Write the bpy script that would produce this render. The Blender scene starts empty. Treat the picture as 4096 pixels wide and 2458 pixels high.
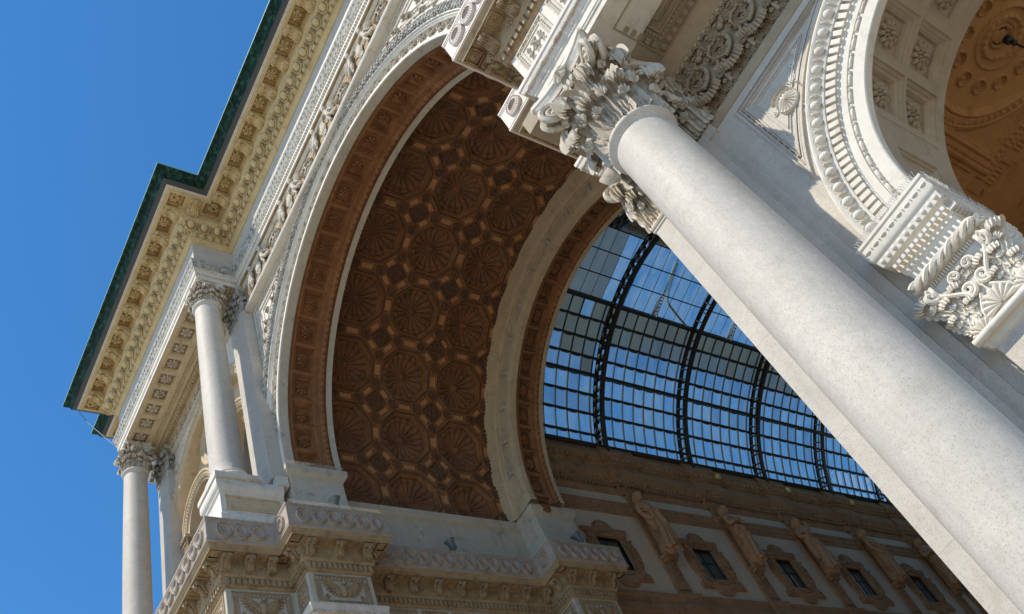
import bpy, math, random
import numpy as np
from mathutils import Matrix, Vector
R = math.radians; PI = math.pi; IV = lambda *a: np.array(a, float); rng = np.random.default_rng(7); random.seed(7)
scene = bpy.context.scene; COL = scene.collection

# ---------------------------------------------------------------- camera
cam = bpy.data.cameras.new('camera'); co = bpy.data.objects.new('camera', cam); COL.objects.link(co)
cam.sensor_width = 36; cam.lens = 31.403; cam.clip_end = 3000; cam.clip_start = 0.05
co.matrix_world = Matrix(((0.48404019, 0.78290246, 0.39085653, 12.17337), (0.81135669, -0.23426015, -0.53555812, -10.65107),
                          (-0.32772766, 0.57635572, -0.74860448, 1.6), (0, 0, 0, 1)))
scene.camera = co
# ---------------------------------------------------------------- sky, sun, exposure
SUN_AZ = 9.4; SUN_EL = 56.0      # degrees from the facade's normal towards -x, height above the horizon
w = bpy.data.worlds.new("World"); scene.world = w; w.use_nodes = True
nt = w.node_tree; nt.nodes.clear()
sky = nt.nodes.new('ShaderNodeTexSky'); sky.sky_type = 'NISHITA'; sky.sun_disc = False
sx, sy = -math.sin(R(SUN_AZ)), -math.cos(R(SUN_AZ))
sky.sun_elevation = R(SUN_EL); sky.sun_rotation = math.atan2(sx, sy)
sky.air_density = 1.0; sky.dust_density = 0.0; sky.ozone_density = 4.0; sky.altitude = 1500
bg = nt.nodes.new('ShaderNodeBackground'); bg.inputs[1].default_value = 0.15
wo = nt.nodes.new('ShaderNodeOutputWorld'); hs = nt.nodes.new('ShaderNodeHueSaturation'); hs.inputs['Hue'].default_value = 0.495; hs.inputs['Saturation'].default_value = 1.22; hs.inputs['Value'].default_value = 1.36; nt.links.new(sky.outputs[0], hs.inputs['Color']); nt.links.new(hs.outputs[0], bg.inputs[0]); nt.links.new(bg.outputs[0], wo.inputs[0])
sl = bpy.data.lights.new('sun', 'SUN'); sl.energy = 5.0; sl.angle = R(0.5); sl.color = (1, 0.91, 0.77)
so = bpy.data.objects.new('sun', sl); COL.objects.link(so)
ds = Vector((sx * math.cos(R(SUN_EL)), sy * math.cos(R(SUN_EL)), math.sin(R(SUN_EL))))
so.rotation_euler = ds.to_track_quat('Z', 'Y').to_euler(); so.location = (-10, -60, 80)
scene.view_settings.view_transform = 'Standard'; scene.view_settings.look = 'None'
scene.view_settings.exposure = 0.18; scene.view_settings.gamma = 1.0
scene.render.engine = 'CYCLES'; scene.cycles.use_denoising = True
scene.cycles.max_bounces = 8; scene.cycles.diffuse_bounces = 5; scene.cycles.transparent_max_bounces = 24

# ---------------------------------------------------------------- materials
def stone(name, col, var=0.12, rough=0.75, speck=0.0, stain=None, stain_amt=0.0, scale=1.0, bump=0.15, streak=0.0, spec=0.3, joints=0.0):
    m = bpy.data.materials.new(name); m.use_nodes = True; n = m.node_tree; b = n.nodes['Principled BSDF']; L = n.links.new
    tc = n.nodes.new('ShaderNodeTexCoord'); geo = n.nodes.new('ShaderNodeNewGeometry')
    pos = geo.outputs['Position']
    def noise(sc, det=4, rg=0.6, vec=pos):
        t = n.nodes.new('ShaderNodeTexNoise'); t.inputs['Scale'].default_value = sc; t.inputs['Detail'].default_value = det
        t.inputs['Roughness'].default_value = rg; L(vec, t.inputs['Vector']); return t.outputs['Fac']
    def ramp(f, a, b_):
        r = n.nodes.new('ShaderNodeMapRange'); r.inputs['From Min'].default_value = a; r.inputs['From Max'].default_value = b_
        L(f, r.inputs['Value']); return r.outputs['Result']
    def mix(f, a, b_):
        x = n.nodes.new('ShaderNodeMix'); x.data_type = 'RGBA'
        if isinstance(f, (int, float)): x.inputs[0].default_value = f
        else: L(f, x.inputs[0])
        for i, v in ((6, a), (7, b_)):
            if isinstance(v, tuple): x.inputs[i].default_value = (*v, 1)
            else: L(v, x.inputs[i])
        return x.outputs[2]
    c = col
    lo = tuple(v * (1 - var) for v in c); hi = tuple(min(1, v * (1 + var)) for v in c)
    cur = mix(ramp(noise(0.9 * scale, 6, 0.65), 0.35, 0.65), lo, hi)
    cur = mix(ramp(noise(7 * scale, 5, 0.7), 0.3, 0.75), cur, tuple(v * (1 - var * 1.3) for v in c))
    if stain:
        st = ramp(noise(1.7 * scale, 8, 0.72), 0.62 - 0.3 * stain_amt, 0.78 - 0.2 * stain_amt)
        cur = mix(st, cur, stain)
    if streak:
        mp = n.nodes.new('ShaderNodeMapping'); mp.inputs['Scale'].default_value = (3.0, 3.0, 0.25); L(pos, mp.inputs['Vector'])
        f = ramp(noise(1.5, 6, 0.7, mp.outputs['Vector']), 0.5, 0.75)
        k = n.nodes.new('ShaderNodeMath'); k.operation = 'MULTIPLY'; L(f, k.inputs[0]); k.inputs[1].default_value = streak
        cur = mix(k.outputs[0], cur, tuple(v * 0.45 for v in c))
    if speck:
        v = n.nodes.new('ShaderNodeTexVoronoi'); v.inputs['Scale'].default_value = 75; L(pos, v.inputs['Vector'])
        sep = n.nodes.new('ShaderNodeSeparateColor'); L(v.outputs['Color'], sep.inputs[0])
        f = ramp(sep.outputs[0], 0.8, 0.95)
        k = n.nodes.new('ShaderNodeMath'); k.operation = 'MULTIPLY'; L(f, k.inputs[0]); k.inputs[1].default_value = speck
        cur = mix(k.outputs[0], cur, tuple(v_ * 0.5 for v_ in c))
    if joints:
        sp = n.nodes.new('ShaderNodeSeparateXYZ'); L(pos, sp.inputs[0])
        md = n.nodes.new('ShaderNodeMath'); md.operation = 'PINGPONG'; md.inputs[1].default_value = joints; L(sp.outputs['Z'], md.inputs[0])
        lt = n.nodes.new('ShaderNodeMath'); lt.operation = 'LESS_THAN'; lt.inputs[1].default_value = 0.006; L(md.outputs[0], lt.inputs[0])
        k = n.nodes.new('ShaderNodeMath'); k.operation = 'MULTIPLY'; L(lt.outputs[0], k.inputs[0]); k.inputs[1].default_value = 0.6
        cur = mix(k.outputs[0], cur, tuple(v_ * 0.55 for v_ in c))
    L(cur, b.inputs['Base Color']); b.inputs['Roughness'].default_value = rough
    b.inputs['Specular IOR Level'].default_value = spec
    bp = n.nodes.new('ShaderNodeBump'); bp.inputs['Strength'].default_value = bump; bp.inputs['Distance'].default_value = 0.02
    L(noise(22 * scale, 6, 0.75), bp.inputs['Height']); L(bp.outputs[0], b.inputs['Normal'])
    return m
M = {}
M['white'] = stone('white_marble', (0.68, 0.635, 0.55), 0.09, 0.75, stain=(0.42, 0.37, 0.29), stain_amt=0.28, streak=0.3, bump=.25)
M['carved'] = stone('carved_marble', (0.62, 0.555, 0.45), 0.16, 0.85, stain=(0.22, 0.17, 0.11), stain_amt=0.34, scale=2.4, bump=0.6, streak=0.4)
M['weathered'] = stone('weathered_marble', (0.50, 0.48, 0.42), 0.18, 0.85, stain=(0.13, 0.12, 0.10), stain_amt=0.55, scale=3, bump=0.8)
M['ochre'] = stone('ochre_stone', (0.50, 0.34, 0.14), 0.16, 0.85, stain=(0.26, 0.14, 0.04), stain_amt=0.5, scale=1.4, bump=0.4)
M['ochre_light'] = stone('pale_ochre_stone', (0.62, 0.485, 0.26), 0.13, 0.85, stain=(0.36, 0.23, 0.09), stain_amt=0.3, scale=1.4, bump=0.4)
M['soffit_stone'] = stone('cream_soffit_stone', (0.60, 0.50, 0.33), 0.13, 0.85, stain=(0.36, 0.27, 0.14), stain_amt=0.3, scale=1.4, bump=0.4)
M['buff'] = stone('buff_stone', (0.39, 0.285, 0.165), 0.16, 0.85, stain=(0.20, 0.12, 0.06), stain_amt=0.42, scale=1.5, bump=0.5)
M['granite'] = stone('pale_granite', (0.56, 0.51, 0.435), 0.10, 0.65, speck=0.5, scale=1.3, bump=0.1, stain=(0.46, 0.405, 0.335), stain_amt=0.35, streak=0.22)
M['granite_grey'] = stone('grey_granite', (0.54, 0.495, 0.425), 0.10, 0.7, speck=0.5, scale=1.2, joints=1.1, stain=(0.43, 0.38, 0.31), stain_amt=0.3, streak=0.3)
M['pink'] = stone('pinkish_stone', (0.50, 0.38, 0.33), 0.12, 0.75, stain=(0.30, 0.22, 0.18), stain_amt=0.2, bump=0.3)
M['mauve'] = stone('shaded_stained_marble', (0.43, 0.365, 0.295), 0.14, 0.75, stain=(0.30, 0.21, 0.16), stain_amt=0.35, scale=1.4)  # left band's shade put into the colour; also stained dishes on the right
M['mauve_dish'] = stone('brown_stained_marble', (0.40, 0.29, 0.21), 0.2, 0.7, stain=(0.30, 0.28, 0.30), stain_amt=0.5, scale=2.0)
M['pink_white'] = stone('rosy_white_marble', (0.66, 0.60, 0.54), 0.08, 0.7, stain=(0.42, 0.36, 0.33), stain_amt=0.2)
M['terra'] = stone('terracotta_stucco', (0.285, 0.130, 0.052), 0.28, 0.85, stain=(0.15, 0.06, 0.025), stain_amt=0.4, scale=1.3, bump=0.4)
M['terra_light'] = stone('light_terracotta', (0.47, 0.235, 0.105), 0.14, 0.85, stain=(0.3, 0.13, 0.05), stain_amt=0.2, bump=0.3)
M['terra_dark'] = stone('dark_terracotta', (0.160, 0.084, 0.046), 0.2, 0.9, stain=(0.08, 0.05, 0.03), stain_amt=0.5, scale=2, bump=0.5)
M['shell'] = stone('brown_shell_stucco', (0.215, 0.107, 0.056), 0.34, 0.85, stain=(0.27, 0.11, 0.045), stain_amt=0.5, scale=1.2, bump=0.3)
M['cream'] = stone('cream_stone', (0.56, 0.435, 0.275), 0.12, 0.85, stain=(0.34, 0.26, 0.15), stain_amt=0.3, streak=0.3)
M['grey_stone'] = stone('grey_stone', (0.53, 0.475, 0.375), 0.1, 0.8, stain=(0.22, 0.20, 0.17), stain_amt=0.2, streak=0.4)
M['grey_marble'] = stone('grey_marble', (0.53, 0.48, 0.40), 0.08, 0.6, stain=(0.40, 0.36, 0.30), stain_amt=0.4)
M['orange'] = stone('orange_plaster', (0.44, 0.24, 0.09), 0.10, 0.85, stain=(0.30, 0.13, 0.03), stain_amt=0.2, bump=0.2)
M['orange_relief'] = stone('orange_relief', (0.40, 0.18, 0.05), 0.14, 0.85, stain=(0.2, 0.085, 0.02), stain_amt=0.3, bump=0.4)
M['tan'] = stone('tan_stone', (0.37, 0.30, 0.21), 0.12, 0.85, stain=(0.27, 0.21, 0.15), stain_amt=0.3, bump=0.3)
M['patina'] = stone('green_copper', (0.010, 0.032, 0.020), 0.5, 0.7, stain=(0.035, 0.14, 0.09), stain_amt=0.40, scale=2.5, bump=0.3, spec=0.15)
M['patina_light'] = stone('pale_green_copper', (0.30, 0.55, 0.47), 0.2, 0.5)
M['gal_wall'] = stone('grey_plaster', (0.56, 0.45, 0.33), 0.07, 0.9, scale=1.0, bump=0.2)
M['gal_brown'] = stone('brown_stucco', (0.36, 0.215, 0.115), 0.22, 0.85, stain=(0.17, 0.085, 0.035), stain_amt=0.3, bump=0.4)
M['gal_fig'] = stone('statue_stucco', (0.43, 0.25, 0.135), 0.14, 0.85, stain=(0.2, 0.11, 0.06), stain_amt=0.3, bump=0.4)
M['paving'] = stone('plaza_paving', (0.37, 0.325, 0.26), 0.12, 0.8, scale=0.3)
M['roof'] = stone('roof_stone', (0.35, 0.33, 0.3), 0.1, 0.9)

def plain(name, col, rough=0.5, metal=0.0, spec=0.5):
    m = bpy.data.materials.new(name); m.use_nodes = True; n = m.node_tree; b = n.nodes['Principled BSDF']
    t = n.nodes.new('ShaderNodeTexNoise'); t.inputs['Scale'].default_value = 9; t.inputs['Detail'].default_value = 5
    g = n.nodes.new('ShaderNodeNewGeometry'); n.links.new(g.outputs['Position'], t.inputs['Vector'])
    x = n.nodes.new('ShaderNodeMix'); x.data_type = 'RGBA'; x.inputs[6].default_value = (*[v * 0.75 for v in col], 1); x.inputs[7].default_value = (*[min(1, v * 1.2) for v in col], 1)
    n.links.new(t.outputs['Fac'], x.inputs[0]); n.links.new(x.outputs[2], b.inputs['Base Color'])
    b.inputs['Roughness'].default_value = rough; b.inputs['Metallic'].default_value = metal; b.inputs['Specular IOR Level'].default_value = spec
    return m
M['iron'] = plain('dark_iron', (0.018, 0.02, 0.022), 0.6)
M['iron_pale'] = plain('pale_painted_iron', (0.30, 0.29, 0.22), 0.7)
M['zinc'] = plain('grey_lamp_housing', (0.16, 0.19, 0.20), 0.45, 0.3)
M['lead'] = plain('lead_flashing', (0.055, 0.06, 0.06), 0.6)
M['cable'] = plain('grey_cable', (0.15, 0.15, 0.15), 0.6)
M['yellow'] = plain('pale_yellow_casing', (0.75, 0.62, 0.22), 0.6)
M['spike'] = plain('steel_wire', (0.55, 0.52, 0.46), 0.5, 0.3)
def glass(name, tint, amt, rough=0.5, dirt=0.3):
    # weathered roof glass: part see-through, part a thin diffusing dirt film
    m = bpy.data.materials.new(name); m.use_nodes = True; n = m.node_tree; n.nodes.clear(); L = n.links.new
    out = n.nodes.new('ShaderNodeOutputMaterial'); tr = n.nodes.new('ShaderNodeBsdfTransparent'); tr.inputs[0].default_value = (*tint, 1)
    df = n.nodes.new('ShaderNodeBsdfTranslucent'); df.inputs[0].default_value = (tint[0] * .6, tint[1] * .62, tint[2] * .6, 1)
    dd = n.nodes.new('ShaderNodeBsdfDiffuse'); dd.inputs[0].default_value = (0.12, 0.14, 0.12, 1)
    ad = n.nodes.new('ShaderNodeMixShader'); ad.inputs[0].default_value = 0.5; L(df.outputs[0], ad.inputs[1]); L(dd.outputs[0], ad.inputs[2])
    gl = n.nodes.new('ShaderNodeBsdfGlossy'); gl.inputs[0].default_value = (1, 1, 1, 1); gl.inputs['Roughness'].default_value = 0.05
    t = n.nodes.new('ShaderNodeTexNoise'); t.inputs['Scale'].default_value = 0.9; t.inputs['Detail'].default_value = 7; t.inputs['Roughness'].default_value = 0.7
    mp = n.nodes.new('ShaderNodeMapping'); mp.inputs['Scale'].default_value = (0.5, 1.6, 0.5); g = n.nodes.new('ShaderNodeNewGeometry')
    L(g.outputs['Position'], mp.inputs['Vector']); L(mp.outputs[0], t.inputs['Vector'])
    mr = n.nodes.new('ShaderNodeMapRange'); mr.inputs['From Min'].default_value = 0.35; mr.inputs['From Max'].default_value = 0.7
    mr.inputs['To Min'].default_value = amt; mr.inputs['To Max'].default_value = min(0.95, amt + dirt); L(t.outputs['Fac'], mr.inputs['Value'])
    mx = n.nodes.new('ShaderNodeMixShader'); L(mr.outputs[0], mx.inputs[0]); L(tr.outputs[0], mx.inputs[1]); L(ad.outputs[0], mx.inputs[2])
    fr = n.nodes.new('ShaderNodeFresnel'); fr.inputs[0].default_value = 1.35
    m2 = n.nodes.new('ShaderNodeMixShader'); L(fr.outputs[0], m2.inputs[0]); L(mx.outputs[0], m2.inputs[1]); L(gl.outputs[0], m2.inputs[2])
    L(m2.outputs[0], out.inputs[0]); return m
M['glass_clear'] = glass('roof_glass', (0.62, 0.80, 0.82), 0.05, dirt=0.38)
M['glass_mid'] = glass('hazy_roof_glass', (0.42, 0.60, 0.68), 0.12, dirt=0.4)
M['glass_dirty'] = glass('dirty_roof_glass', (0.20, 0.25, 0.25), 0.5, dirt=0.3)
M['glass_ribbed'] = glass('wired_roof_glass', (0.16, 0.19, 0.17), 0.62, dirt=0.3)
M['glass_side'] = glass('greenish_lantern_glass', (0.30, 0.38, 0.36), 0.45, dirt=0.2)
def window_glass():
    m = bpy.data.materials.new('dark_window_glass'); m.use_nodes = True; b = m.node_tree.nodes['Principled BSDF']
    b.inputs['Base Color'].default_value = (0.05, 0.085, 0.08, 1); b.inputs['Roughness'].default_value = 0.12; b.inputs['Specular IOR Level'].default_value = 1.0
    return m
M['window'] = window_glass()

# ---------------------------------------------------------------- mesh helpers
class MB:
    def __init__(s): s.V = []; s.F = []; s.n = 0
    def add(s, V, F, mi=0, M4=None):
        V = np.asarray(V, float)
        if M4 is not None: V = V @ M4[0].T + M4[1]
        s.V.append(V)
        for f in (F if isinstance(F, list) else [F]): s.F.append((np.asarray(f, int) + s.n, mi))
        s.n += len(V)
    def box(s, a, b, mi=0):
        (x0, y0, z0), (x1, y1, z1) = a, b
        V = [(x0, y0, z0), (x1, y0, z0), (x1, y1, z0), (x0, y1, z0), (x0, y0, z1), (x1, y0, z1), (x1, y1, z1), (x0, y1, z1)]
        s.add(V, np.array([(0, 3, 2, 1), (4, 5, 6, 7), (0, 1, 5, 4), (1, 2, 6, 5), (2, 3, 7, 6), (3, 0, 4, 7)]), mi)
    def map(s, fn): s.V = [fn(v) for v in s.V]
    def mesh(s, name, mats, ang=35):
        me = bpy.data.meshes.new(name)
        V = np.concatenate(s.V); me.vertices.add(len(V)); me.vertices.foreach_set('co', V.ravel())
        li = np.concatenate([f.ravel() for f, _ in s.F]); tot = np.concatenate([np.full(len(f), f.shape[1]) for f, _ in s.F])
        mi = np.concatenate([(np.full(len(f), k) if np.isscalar(k) else np.asarray(k)) for f, k in s.F])
        me.loops.add(len(li)); me.loops.foreach_set('vertex_index', li)
        me.polygons.add(len(tot)); me.polygons.foreach_set('loop_start', np.concatenate([[0], np.cumsum(tot)[:-1]])); 
        me.polygons.foreach_set('material_index', mi.astype(int))
        for m in (mats if isinstance(mats, (list, tuple)) else [mats]): me.materials.append(M[m])
        me.update(calc_edges=True); me.validate()
        me.polygons.foreach_set('use_smooth', np.ones(len(me.polygons), bool))
        if ang < 180: me.set_sharp_from_angle(angle=R(ang))
        return me
    def build(s, name, mats, parent=None, ang=35):
        return link(name, s.mesh(name, mats, ang), parent)
def link(name, me, parent=None, mat=None):
    o = bpy.data.objects.new(name, me); COL.objects.link(o)
    if parent: o.parent = parent
    if mat is not None: o.matrix_basis = mat
    return o
def tag(o, label, cat, group=None, kind=None):
    if label: o['label'] = label
    if cat: o['category'] = cat
    if group: o['group'] = group
    if kind: o['kind'] = kind
    return o
def empty(name, loc, label, cat, group=None):
    o = bpy.data.objects.new(name, None); COL.objects.link(o); o.location = loc; o.empty_display_size = 0.3
    return tag(o, label, cat, group)
class Off:
    """mesh builder under an Empty that stands away from the origin: geometry is written in world coordinates"""
def build_at(mb, name, mats, parent, ang=35):
    o = mb.build(name, mats, parent, ang); o.matrix_basis = Matrix.Translation(-Vector(parent.location)); return o
def frame(o, U, V, N, s=1.0):
    """local axes -> world; returns (3x3, origin)"""
    A = np.array([np.array(U, float) * (s if np.isscalar(s) else s[0]), np.array(V, float) * (s if np.isscalar(s) else s[1]), np.array(N, float) * (s if np.isscalar(s) else s[2])]).T
    return A, np.array(o, float)
def mat4(fr, parent=None):
    A, o = fr; m = Matrix.Identity(4)
    for i in range(3):
        for j in range(3): m[i][j] = A[i, j]
        m[i][3] = o[i]
    if parent: m = Matrix.Translation(-Vector(parent.location)) @ m
    return m
def grid_faces(nu, nv, wrap=False, flip=False):
    i = np.arange(nu if wrap else nu - 1)[:, None]; j = np.arange(nv - 1)[None, :]
    a = i * nv + j; b = ((i + 1) % nu) * nv + j; c = b + 1; d = a + 1
    F = np.stack([a, b, c, d], -1).reshape(-1, 4)
    return F[:, ::-1] if flip else F
def offpath(path, o, closed=False):
    P = np.array(path, float); n = len(P); out = []
    for i in range(n):
        e = []
        if i > 0 or closed: d = P[i] - P[i - 1]; e.append(d / np.hypot(*d))
        if i < n - 1 or closed: d = P[(i + 1) % n] - P[i]; e.append(d / np.hypot(*d))
        ns = [np.array([d[1], -d[0]]) for d in e]
        m = ns[0] if len(ns) == 1 else (ns[0] + ns[1]) / (1 + ns[0] @ ns[1])
        out.append(P[i] + m * o)
    return np.array(out)
def sweep(mb, path, prof, mi=0, closed=False, caps=True):
    """prof: list of (o, z), outward to the right of the path"""
    cols = [np.column_stack([offpath(path, o, closed), np.full(len(path), z)]) for o, z in prof]
    V = np.stack(cols, 1).reshape(-1, 3)   # path index major
    mb.add(V, grid_faces(len(path), len(prof), closed, True), mi)
    if caps and not closed:
        for k in (0, len(path) - 1):
            idx = list(range(k * len(prof), (k + 1) * len(prof)))
            if k == 0: idx = idx[::-1]
            mb.F.append((np.array([idx]) + mb.n - len(V), mi))
def sweep3(mb, P, Ns, Bs, prof, mi=0, closed=False, flip=False):
    """general sweep: at P[i] put profile points a*N+b*B"""
    V = []
    for p, a, b in zip(P, Ns, Bs): V += [np.array(p) + x * np.array(a) + y * np.array(b) for x, y in prof]
    mb.add(V, grid_faces(len(P), len(prof), closed, flip), mi)
def arcpts(R0, zc, t0, t1, n, xc=0.0):
    t = np.radians(np.linspace(t0, t1, n)); return t
def archsweep(mb, zc, t0, t1, n, prof, mi=0, xc=0.0):
    """prof: (radius, y) points swept round an arch whose axis is y"""
    t = np.radians(np.linspace(t0, t1, n)); V = []
    for a in t: V += [(xc + r * math.cos(a), y, zc + r * math.sin(a)) for r, y in prof]
    mb.add(V, grid_faces(n, len(prof)), mi)
def lathe(prof, n=32, flip=False):
    a = np.linspace(0, 2 * PI, n, endpoint=False); V = [(r * math.cos(t), r * math.sin(t), z) for t in a for r, z in prof]
    return np.array(V), grid_faces(n, len(prof), True, flip)
def tube(P, r, n=8, taper=None, cap=True):
    P = np.array(P, float); m = len(P); V = []; up = None
    T = np.gradient(P, axis=0); T /= np.linalg.norm(T, axis=1)[:, None] + 1e-12
    up = np.array([0, 0, 1.0]) if abs(T[0][2]) < 0.9 else np.array([1.0, 0, 0])
    for i in range(m):
        a = np.cross(T[i], up); a /= np.linalg.norm(a) + 1e-12; b = np.cross(a, T[i]); up = b
        rr = r[i] if hasattr(r, '__len__') else r
        for k in range(n): V.append(P[i] + rr * (math.cos(2 * PI * k / n) * a + math.sin(2 * PI * k / n) * b))
    i = np.arange(m - 1)[:, None]; k = np.arange(n)[None, :]
    F = np.stack([i * n + k, i * n + (k + 1) % n, (i + 1) * n + (k + 1) % n, (i + 1) * n + k], -1).reshape(-1, 4)
    Fl = [F]
    if cap:
        V += [P[0], P[-1]]; c0 = m * n; Fl.append(np.array([(c0, (k + 1) % n, k) for k in range(n)] + [(c0 + 1, (m - 1) * n + k, (m - 1) * n + (k + 1) % n) for k in range(n)]))
    return np.array(V), Fl
def ellipsoid(a, b, c, nu=10, nv=7):
    V = []
    for i in range(nu):
        for j in range(nv):
            u = 2 * PI * i / nu; v = -PI / 2 + PI * j / (nv - 1); V.append((a * math.cos(u) * math.cos(v), b * math.sin(u) * math.cos(v), c * math.sin(v)))
    return np.array(V), grid_faces(nu, nv, True)
def polar(fn, nr=10, nt=48, rmin=0.0):
    """height field over the unit disc; fn(r,theta)->(radius scale, height)"""
    r = np.linspace(0.001 + rmin, 1, nr); t = np.linspace(0, 2 * PI, nt, endpoint=False); V = []
    for a in t:
        for q in r: s, h = fn(q, a); V.append((s * math.cos(a), s * math.sin(a), h))
    return np.array(V), grid_faces(nt, nr, True, True)
def hfield(mb, us, vs, H, place, mi=0, MI=None):
    """relief surface: us, vs 1-d grids, H[u,v] heights; place(U,V,H)->xyz"""
    U, W = np.meshgrid(us, vs, indexing='ij'); P = place(U.ravel(), W.ravel(), H.ravel())
    F = grid_faces(len(us), len(vs))
    k = mi if MI is None else MI[:-1, :-1].ravel()
    mb.add(P, F, k)
def sm(x, a, b):
    t = np.clip((x - a) / (b - a), 0, 1); return t * t * (3 - 2 * t)
def ring_torus(Rr, r, n=24, m=6):
    a = np.linspace(0, 2 * PI, n, endpoint=False); b = np.linspace(0, 2 * PI, m, endpoint=False)
    V = [((Rr + r * math.cos(q)) * math.cos(p), (Rr + r * math.cos(q)) * math.sin(p), r * math.sin(q)) for p in a for q in b]
    i = np.arange(n)[:, None]; j = np.arange(m)[None, :]
    F = np.stack([i * m + j, ((i + 1) % n) * m + j, ((i + 1) % n) * m + (j + 1) % m, i * m + (j + 1) % m], -1).reshape(-1, 4)
    return np.array(V), F

# ---------------------------------------------------------------- unit ornaments (local: x,y in the plane, z out of it)
def rosette_fn(p, H=0.28, ph=0.0):
    def f(r, t):
        lob = abs(math.cos(p * (t + ph) / 2)) ** 0.7
        s = r * (0.80 + 0.20 * lob)
        e1 = max(0, 1 - r ** 5) * (0.25 + 0.75 * math.sin(min(1, r) * PI * 0.80)) * (0.35 + 0.65 * lob)
        r2 = r / 0.56; l2 = abs(math.sin(p * (t + ph) / 2)) ** 0.7
        e2 = (0.55 * max(0, 1 - r2 ** 4) * (0.45 + 0.55 * l2)) if r2 < 1 else 0
        e3 = 0.55 * math.sqrt(max(0, 1 - (r / 0.2) ** 2)) if r < 0.2 else 0
        return s, H * (0.05 + 0.6 * e1 + e2 + e3) * (1 if r < 0.999 else 0)
    return f
def unit_mesh(name, VF, mats, ang=50, smooth=True):
    b = MB()
    for V, F in (VF if isinstance(VF, list) else [VF]): b.add(V, F)
    return b.mesh(name, mats, ang)
def flower(p, two=True):
    """carved flower, radius 1, height about 0.35: notched outer petals, inner petals, button"""
    out = []
    def petal(r0, ln, wd, h, t, lift, tilt):
        V, F = ellipsoid(1, 1, 1, 12, 7); V = V.copy(); V[:, 1] *= 1 - .30 * np.clip(-V[:, 0], 0, 1)
        V[:, 2] -= .35 * np.exp(-(V[:, 1] / .22) ** 2) * (V[:, 2] > 0); V = V * (ln, wd, h); V[:, 2] += V[:, 0] * tilt + lift; V[:, 0] += r0
        c, s_ = math.cos(t), math.sin(t); return V @ np.array([[c, s_, 0], [-s_, c, 0], [0, 0, 1]]), F
    k = .92 * PI / p
    for i in range(p):
        out.append(petal(.66, .33, min(.34, .66 * k), .13, 2 * PI * i / p, .06, -.10))
        if two: out.append(petal(.36, .20, min(.19, .36 * k), .11, 2 * PI * (i + .5) / p, .17, -.15))
    V, F = ellipsoid(.15, .15, .13, 12, 7); out.append((V + (0, 0, .24), F))
    return out
ROS = {}
def rosette_mesh(p, mat):
    if (p, mat) not in ROS: ROS[(p, mat)] = unit_mesh('rosette', flower(p), mat)
    return ROS[(p, mat)]
def modillion_geo(w=1.0):
    """unit scroll bracket: x across (width 1), y outward 0..1, z down from 0; leaf on the underside"""
    # side profile of underside (y,z): big scroll at the wall, small one in front
    pts = [(0, 0), (1.0, 0), (1.04, -0.08), (1.02, -0.2), (0.93, -0.26), (0.82, -0.23), (0.70, -0.20), (0.56, -0.27), (0.42, -0.48), (0.30, -0.66), (0.14, -0.72), (0.0, -0.70)]
    b = MB(); n = len(pts)
    V = [(x, y, z) for x in (-0.5, 0.5) for y, z in pts]
    b.add(V, np.array([(i, i + 1, n + i + 1, n + i) for i in range(n - 1)]))
    b.F.append((np.array([list(range(n))[::-1]]), 0)); b.F.append((np.array([list(range(n, 2 * n))]), 0))
    # acanthus leaf: strip following the underside with lobes
    us = np.linspace(-1, 1, 9); path = np.array([(0.1, -0.74), (0.25, -0.70), (0.38, -0.62), (0.5, -0.5), (0.62, -0.38), (0.75, -0.34), (0.88, -0.36), (1.0, -0.34), (1.12, -0.24), (1.13, -0.12)])
    t = np.linspace(0, 1, len(path)); tt = np.linspace(0, 1, 22); py = np.interp(tt, t, path[:, 0]); pz = np.interp(tt, t, path[:, 1])
    V = []
    for k, q in enumerate(tt):
        wd = 0.43 * (0.55 + 0.45 * math.sin(PI * min(1, q * 0.9 + 0.12))) * (0.66 + 0.34 * abs(math.cos(q * PI * 4)) ** .6)
        for u in us:
            V.append((u * wd, py[k] + 0.02 * abs(u), pz[k] - 0.07 * (1 - abs(u)) - 0.09 * abs(math.cos(u * PI * 2.0)) + 0.05))
    b.add(V, grid_faces(22, 9))
    for sx_ in (-0.52, 0.52):      # side volutes
        for cy, cz, rr in ((0.2, -0.42, 0.26), (0.86, -0.15, 0.12)):
            P = [(sx_, cy + rr * (1 - 0.75 * a / 9) * math.cos(a), cz + rr * (1 - 0.75 * a / 9) * math.sin(a)) for a in np.linspace(0, 9, 26)]
            b.add(*tube(P, 0.035, 5))
    return b
MODL = {}
def modillion_mesh(mat):
    if mat not in MODL: MODL[mat] = modillion_geo().mesh('modillion', mat, 40)
    return MODL[mat]
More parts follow.
